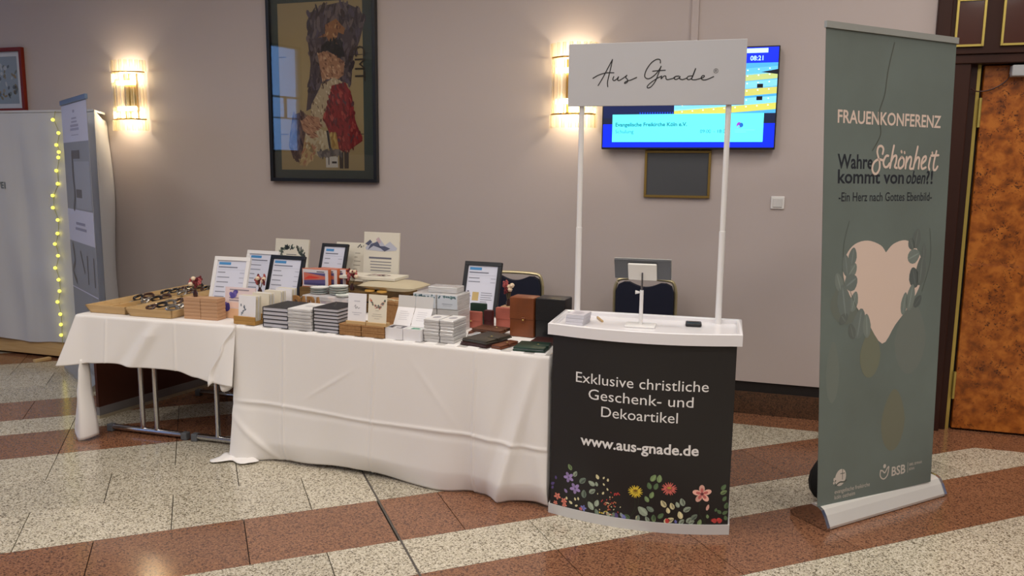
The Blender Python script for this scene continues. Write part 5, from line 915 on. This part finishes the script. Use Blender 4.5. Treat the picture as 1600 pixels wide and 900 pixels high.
# decks at the front
for ci, (u, w, d, n_, side) in enumerate(((1.116, .084, .13, 7, 'left'), (1.204, .074, .15, 7, 'right'))):
    for i in range(n_): pack(T2, u + .0015 * math.sin(i * 2.1), .05 + .0015 * math.cos(i * 1.3), ZT + i * .0160, w, d, .0160, '%s film wrapped card deck of the %s front column' % (ORD[n_ - 1 - i], side), 'film wrapped decks at the table edge', r_.uniform(-.8, .8), top=(lambda k_, w, d: k_.oval(w / 2, d / 2, .02, .03, (176, 172, 178), 2)) if i == n_ - 1 else None)
pack(T2, 1.284, .19, ZT, .030, .09, .022, 'single film wrapped deck lying right of the two columns', None, -8)
# bigger boxes behind
teal = lambda k_, w, h: [k_.oval(r_.uniform(.01, w - .01), h - r_.uniform(.004, .016), .005, .004, r_.choice([(96, 132, 136), (126, 156, 156), (76, 108, 116)]), 2, r_.uniform(0, 3), 7) for _ in range(26)]
for u, w, side in ((.930, .134, 'left'), (1.068, .120, 'right')):
    pack(T2, u, .29, ZT, w, .15, .119, side + ' lower film wrapped box under the printed boxes', 'film wrapped boxes behind the decks')
    x = on(T2, 'printed_box', u, .288, side + ' box printed with teal leaves on top of the wrapped boxes', 'box', 'teal printed boxes', ZT + .1195); MB().box(0, 0, 0, w, .15, .078, .002).build('body', film, x)
    k_ = Ink(); k_.rect(.003, .004, w - .003, .075, (206, 212, 220), 1); teal(k_, w, .075); k_.rect(w * .25, .028, w * .75, .031, (150, 156, 170), 2); k_.rect(w * .3, .02, w * .7, .022, (170, 176, 186), 2); k_.build('print', x, FLAT, ink)
pack(T2, .995, .33, ZT + .198, .165, .10, .032, 'flat film wrapped pack lying across the two teal printed boxes', None, 3)
# crate with framed boards, books, dishes
cr = on(T2, 'wooden_crate', -.03, .62, 'brown wooden crate used as a riser at the back of the long table', 'crate'); Wc_, Dc_, Hc_ = .57, .44, .1245
for j in range(2):
    MB().box(0, 0, .004 + j * .062, Wc_, .010, .058 + j * .062, .001).build('slat', crate_wood, cr); MB().box(0, Dc_ - .01, .004 + j * .062, Wc_, Dc_, .058 + j * .062, .001).build('slat', crate_wood, cr)
    for xx in (0, Wc_ - .01): MB().box(xx, .011, .004 + j * .062, xx + .01, Dc_ - .011, .058 + j * .062, .001).build('slat', crate_wood, cr)
for j in range(5): MB().box(0, j * .0885, Hc_ - .004, Wc_, j * .0885 + .086, Hc_, .001).build('top_slat', crate_wood, cr)
for xx, yy in ((.011, .011), (Wc_ - .031, .011), (.011, Dc_ - .031), (Wc_ - .031, Dc_ - .031)): MB().box(xx, yy, 0, xx + .02, yy + .02, Hc_ - .0045).build('corner_post', crate_wood, cr)
ZC2 = ZT + Hc_ + .0003
def board(u, v, w, h, z, lean, label, draw, thick=.014):
    x = on(T2, 'art_board', u, v, label, 'art print', None, z + thick * math.sin(math.radians(lean)), 0, lean); MB().box(0, 0, 0, w, thick, h, .001).build('board', canvas, x); k_ = Ink(); draw(k_, w, h); k_.build('print', x, FLAT, ink); return x
def d_wreath(k_, w, h):
    for q_ in range(54):
        a = math.radians(r_.uniform(10, 170)); rr = .085 + r_.uniform(-.014, .014); cx_, cy_ = w / 2 + rr * 1.15 * math.cos(a), h - .135 + rr * math.sin(a); k_.oval(cx_, cy_, .0055, .014, r_.choice([(70, 80, 76), (96, 108, 98), (56, 62, 64), (130, 140, 124)]), 1, a - 1.57 + r_.choice([-.7, .7]), 7)
    for y_, w_ in ((h - .105, .08), (h - .128, .13), (h - .138, .13)): k_.rect(w / 2 - w_ / 2, y_, w / 2 + w_ / 2, y_ + .005, (120, 118, 116), 1)
def d_mount(k_, w, h):
    k_.poly([(.012, h - .10), (.05, h - .055), (.075, h - .075), (.105, h - .03), (.15, h - .08), (.185, h - .055), (w - .012, h - .095), (w - .02, h - .11), (.13, h - .118), (.02, h - .112)], (186, 188, 200), 1)
    for P in ([(.01, h - .075), (.045, h - .048), (.06, h - .062), (.035, h - .085)], [(.03, h - .112), (.05, h - .075), (.10, h - .058), (.125, h - .10), (.07, h - .085)], [(.10, h - .085), (.15, h - .118), (.19, h - .098), (.15, h - .085)]): k_.poly(P, (84, 88, 112), 2)
    k_.poly([(.085, h - .045), (.105, h - .03), (.125, h - .062), (.105, h - .07)], (196, 172, 176), 2); k_.rect(.04, h - .165, w - .05, h - .154, (110, 110, 122), 1)
    for q_ in range(4): w_ = r_.uniform(.10, .16); k_.rect(w / 2 - w_ / 2, h - .186 - q_ * .018, w / 2 + w_ / 2, h - .180 - q_ * .018, (140, 138, 140), 1)
def d_flo(k_, w, h):
    for q_ in range(10): k_.oval(w - .04 + r_.uniform(-.035, .03), h - r_.uniform(.01, .03), .006, .004, (90, 90, 86), 1, r_.uniform(0, 3), 6)
    for q_ in range(6): k_.rect(w - .085, h - .07 - q_ * .026, w - .085 + r_.uniform(.02, .05), h - .066 - q_ * .026, (150, 144, 130), 1)
board(-.495, .955, .265, .375, ZT, 8, 'cream art board with a leafy wreath behind the frames', d_wreath); board(.240, .90, .25, .325, ZC2, 5, 'upright art board with blue mountains at the back of the table', d_mount); board(-.030, .955, .235, .25, ZC2, 17, 'beige art board leaning behind the smaller black frame', d_flo)
# sunset photo books
for i in range(3):
    x = on(T2, 'photo_book', -.025 + .040 * i, .645 + .034 * i, ('front', 'middle', 'rear')[i] + ' upright orange photo book with sunset cover on the crate', 'book', 'orange photo books', ZC2); oc = mat('orange_cover', (204, 108, 62), .5)
    MB().box(0, 0, 0, .19, .003, .112, .0006).box(0, .023, 0, .19, .026, .112, .0006).box(.187, .003, 0, .19, .023, .112).build('cover', oc, x); MB().box(.003, .003, .002, .186, .023, .110).build('pages', page_edge, x)
    k_ = Ink(); k_.rect(.004, .004, .186, .108, (222, 216, 220), 1); k_.rect(.012, .012, .165, .088, (92, 84, 132), 2); k_.poly([(.012, .040), (.165, .050), (.165, .070), (.012, .088)], (204, 112, 92), 3); k_.poly([(.012, .046), (.10, .054), (.13, .062), (.05, .070)], (214, 66, 52), 4); k_.rect(.012, .012, .165, .026, (70, 66, 112), 3); k_.rect(.105, .092, .16, .098, (90, 88, 104), 2); k_.build('print', x, FLAT, ink)
# patterned gift box with stacked dishes
x = on(T2, 'gift_box', .13, .43, 'pale patterned flat gift box behind the notebooks', 'box'); MB().box(0, 0, 0, .315, .185, .111, .004).build('body', mat('gift_paper', (206, 196, 194), .6, noise=(22, .45, .62), col2=(176, 164, 178)), x); MB().box(-.002, -.002, .082, .317, .187, .112, .004).build('lid', mat('gift_lid', (190, 188, 190), .6, noise=(16, .45, .6), col2=(216, 204, 200)), x)
dm = MB().lathe([(.030, 0), (.052, .005), (.057, .0115), (.0555, .0125), (.050, .008), (.004, .0065)], 18).mesh('dish_body', mat('dish_white', (232, 234, 230), .25), True); rm = MB().tube([(.0563 * math.cos(a), .0563 * math.sin(a), .0118) for a in [k * 2 * math.pi / 22 for k in range(22)]], .0014, 5, closed=True).mesh('rim', mat('rim_green', (96, 118, 106), .35), True)
for si, (u, v, n_, side) in enumerate(((.192, .515, 3, 'left'), (.312, .530, 4, 'middle'), (.390, .475, 1, 'single'))):
    for i in range(n_):
        x = on(T2, 'dish', u, v, ('%s small white dish with green rim in the %s stack on the gift box' % (ORD[n_ - 1 - i], side)) if n_ > 1 else 'single small white dish with green rim beside the stacks', 'dish', 'small white dishes', ZT + .1125 + i * .0130); obj('dish_body', dm, x); obj('rim', rm, x)
# wooden word
pl_ = on(T2, 'wooden_word', .125, .345, 'cut out wooden letters reading PAPA behind the black notebooks', 'wooden letters')
MB().box(0, 0, 0, .19, .020, .010, .001).build('base', beech, pl_)
c = bpy.data.curves.new('t', 'FONT'); xx = 0.0
for ch in 'PAPA':
    c.body = ch; c.extrude = .08; c.bevel_depth = 0; c.resolution_u = 3; c.offset = .02; o_ = bpy.data.objects.new('t', c); COL.objects.link(o_); bpy.context.view_layer.update()
    me = bpy.data.meshes.new_from_object(o_.evaluated_get(bpy.context.evaluated_depsgraph_get())); bpy.data.objects.remove(o_); x0_ = min(v.co.x for v in me.vertices); x1_ = max(v.co.x for v in me.vertices); y1_ = max(v.co.y for v in me.vertices); 
    for v in me.vertices: v.co = Vector((xx + (v.co.x - x0_) / (x1_ - x0_) * .044, .010 + v.co.z * .1, .010 + v.co.y / y1_ * .110))
    me.materials.clear(); me.materials.append(mat('letter_wood', (150, 108, 62), .6)); obj('letter', me, pl_); xx += .0475
# linen pouch, lying board, coasters and flowers on the crate
x = on(T2, 'linen_cushion', .555, .745, 'flat natural linen cushion under the lying art board', 'cushion', None, ZC2); g = MB(); n_ = 14
for sgn in (1, -1): g.grid([[((i / n_ - .5) * .37, (j / n_ - .5) * .23, .031 + sgn * .030 * (max(0, (1 - (2 * i / n_ - 1) ** 4)) * max(0, 1 - (2 * j / n_ - 1) ** 4)) ** .7) for i in range(n_ + 1)] for j in range(n_ + 1)])
bmesh.ops.remove_doubles(g.bm, verts=g.bm.verts[:], dist=.0001); g.build('cover', tan_cloth, x, smooth=True)
x = on(T2, 'art_board', .225, .665, 'cream art board lying flat on the linen cushion', 'art print', None, ZC2 + .0625, 3); MB().box(0, 0, 0, .37, .185, .016, .001).build('board', canvas, x)
k_ = Ink()
for q_ in range(26): k_.oval(.20 + r_.uniform(-.05, .08), .11 + r_.uniform(-.025, .03), .012, .008, r_.choice([(150, 100, 110), (120, 84, 96), (176, 136, 136), (96, 80, 88)]), 1 + q_ % 3 * .3, r_.uniform(0, 3), 7)
for q_ in range(3): k_.rect(.14, .05 + q_ * .014, .28, .054 + q_ * .014, (160, 152, 146), 1)
k_.build('print', x, TOP(.016), ink)
for u, v, side in ((.455, .655, 'left'), (.540, .648, 'right')):
    x = MB().lathe([(.028, 0), (.030, .002), (.030, .008), (.028, .010)], 18).build('wooden_coaster', mat('coaster_gold', (196, 150, 70), .5), smooth=True); x.location = T2.at(u, v - .02, ZC2 + .0001); tag(x, side + ' round wooden coaster on the front of the crate', 'coaster', 'round wooden coasters')
vase(T2, .335, .634, ZC2, .075, 'dried flowers in a tiny dark vase on the crate behind the white card', 3)

# leather goods
def wallet(name, u, v, w, d, h, c, label, cat, turn=0, z=ZT, strap=True, lean=0):
    x = on(T2, name, u, v, label, cat, None, z, turn, lean); m_ = leather(c[0], c[1])
    MB().box(0, 0, 0, w, d, h * .48, h * .2, 2).build('back_cover', m_, x, smooth=True); MB().box(.002, .002, h * .50, w - .004, d - .003, h * .98, h * .2, 2).build('front_cover', m_, x, smooth=True)
    MB().box(.004, .004, h * .40, w - .008, d - .006, h * .60).build('pages', page_edge, x)
    if strap:
        MB().box(w * .60, d * .42, h * .6, w + .004, d * .58, h + .003, .0015).build('strap', m_, x); MB().ball((w * .68, d * .5, h + .003), .005, (1, 1, .5), 8).build('stud', brass, x, smooth=True)
    return x
OL = ('olive', (66, 60, 50)); BR_ = ('brown', (112, 62, 36)); GR = ('green', (32, 62, 50)); DB = ('dark_brown', (62, 30, 26)); PK = ('rose', (190, 104, 88)); WN = ('wine', (74, 20, 24)); BK = ('black', (26, 24, 26)); CG = ('cognac', (132, 70, 34))
wallet('leather_folder', 1.310, .055, .155, .20, .016, DB, 'dark leather folder at the bottom of the pile by the table edge', 'leather case', -10, strap=False)
wallet('leather_folder', 1.315, .065, .150, .21, .016, OL, 'olive grey leather folder lying on a darker one', 'leather case', -14, z=ZT + .0165)
wallet('leather_pouch', 1.478, .04, .058, .155, .018, BR_, 'narrow brown leather pouch between the olive folder and the green notebook', 'leather case', -14)
wallet('leather_notebook', 1.592, .030, .155, .155, .020, GR, 'dark green leather notebook with a strap', 'notebook', 6)
wallet('leather_case', 1.612, .210, .13, .12, .016, DB, 'dark brown leather case behind the green notebook', 'leather case', 2, strap=False)
for i, (u, v, tn, c) in enumerate(((1.245, .285, 6, BR_), (1.262, .292, -6, ('chestnut', (96, 54, 32))))): wallet('leather_pouch', u, v, .17, .12, .016, c, ('lower', 'upper')[i] + ' brown leather pouch below the rose wallets', 'leather case', tn, z=ZT + i * .0195)
def standing(name, u, v, w, t_, h, c, label, cat, clasp=True, turn=0):
    x = on(T2, name, u, v, label, cat, None, ZT, turn); m_ = leather(c[0], c[1])
    MB().box(0, 0, 0, w, t_, h, min(.006, t_ * .3), 2).build('body', m_, x, smooth=True); MB().box(.001, -.003, h * .45, w - .001, -.0002, h * .99, .0012).build('flap', m_, x)
    if clasp: MB().box(w * .5 if w > .11 else w * .3, -.008, h * .38, (w * .5 if w > .11 else w * .3) + .020, -.0032, h * .50, .002).build('clasp_tab', m_, x); MB().ball((w * .5 + .010 if w > .11 else w * .3 + .01, -.009, h * .44), .0042, (1, .5, 1), 8).build('clasp', brass, x, smooth=True)
    return x
standing('leather_wallet', 1.150, .455, .096, .026, .090, PK, 'rose leather wallet with brass clasp standing in front of the framed list', 'wallet'); standing('leather_wallet', 1.250, .480, .050, .03, .098, WN, 'wine red leather wallet between the two rose ones', 'wallet', False)
standing('leather_wallet', 1.304, .515, .095, .026, .112, PK, 'taller plain rose leather wallet left of the cognac bag', 'wallet', False); standing('card_case', 1.135, .56, .095, .02, .118, GR, 'dark green card case standing against the framed list', 'wallet', False)
standing('leather_bag', 1.452, .345, .130, .10, .203, CG, 'upright cognac leather bag with brass clasp', 'bag'); standing('leather_bag', 1.588, .352, .155, .12, .205, BK, 'upright black leather bag beside the counter', 'bag', False)
block(T2, 1.335, .62, .07, .06, .105, 'small wooden block under the vase behind the leather wallets', m_=oak); vase(T2, 1.335, .62, ZT + .105, .085, 'dried flowers in a tiny dark vase behind the leather wallets', 4)
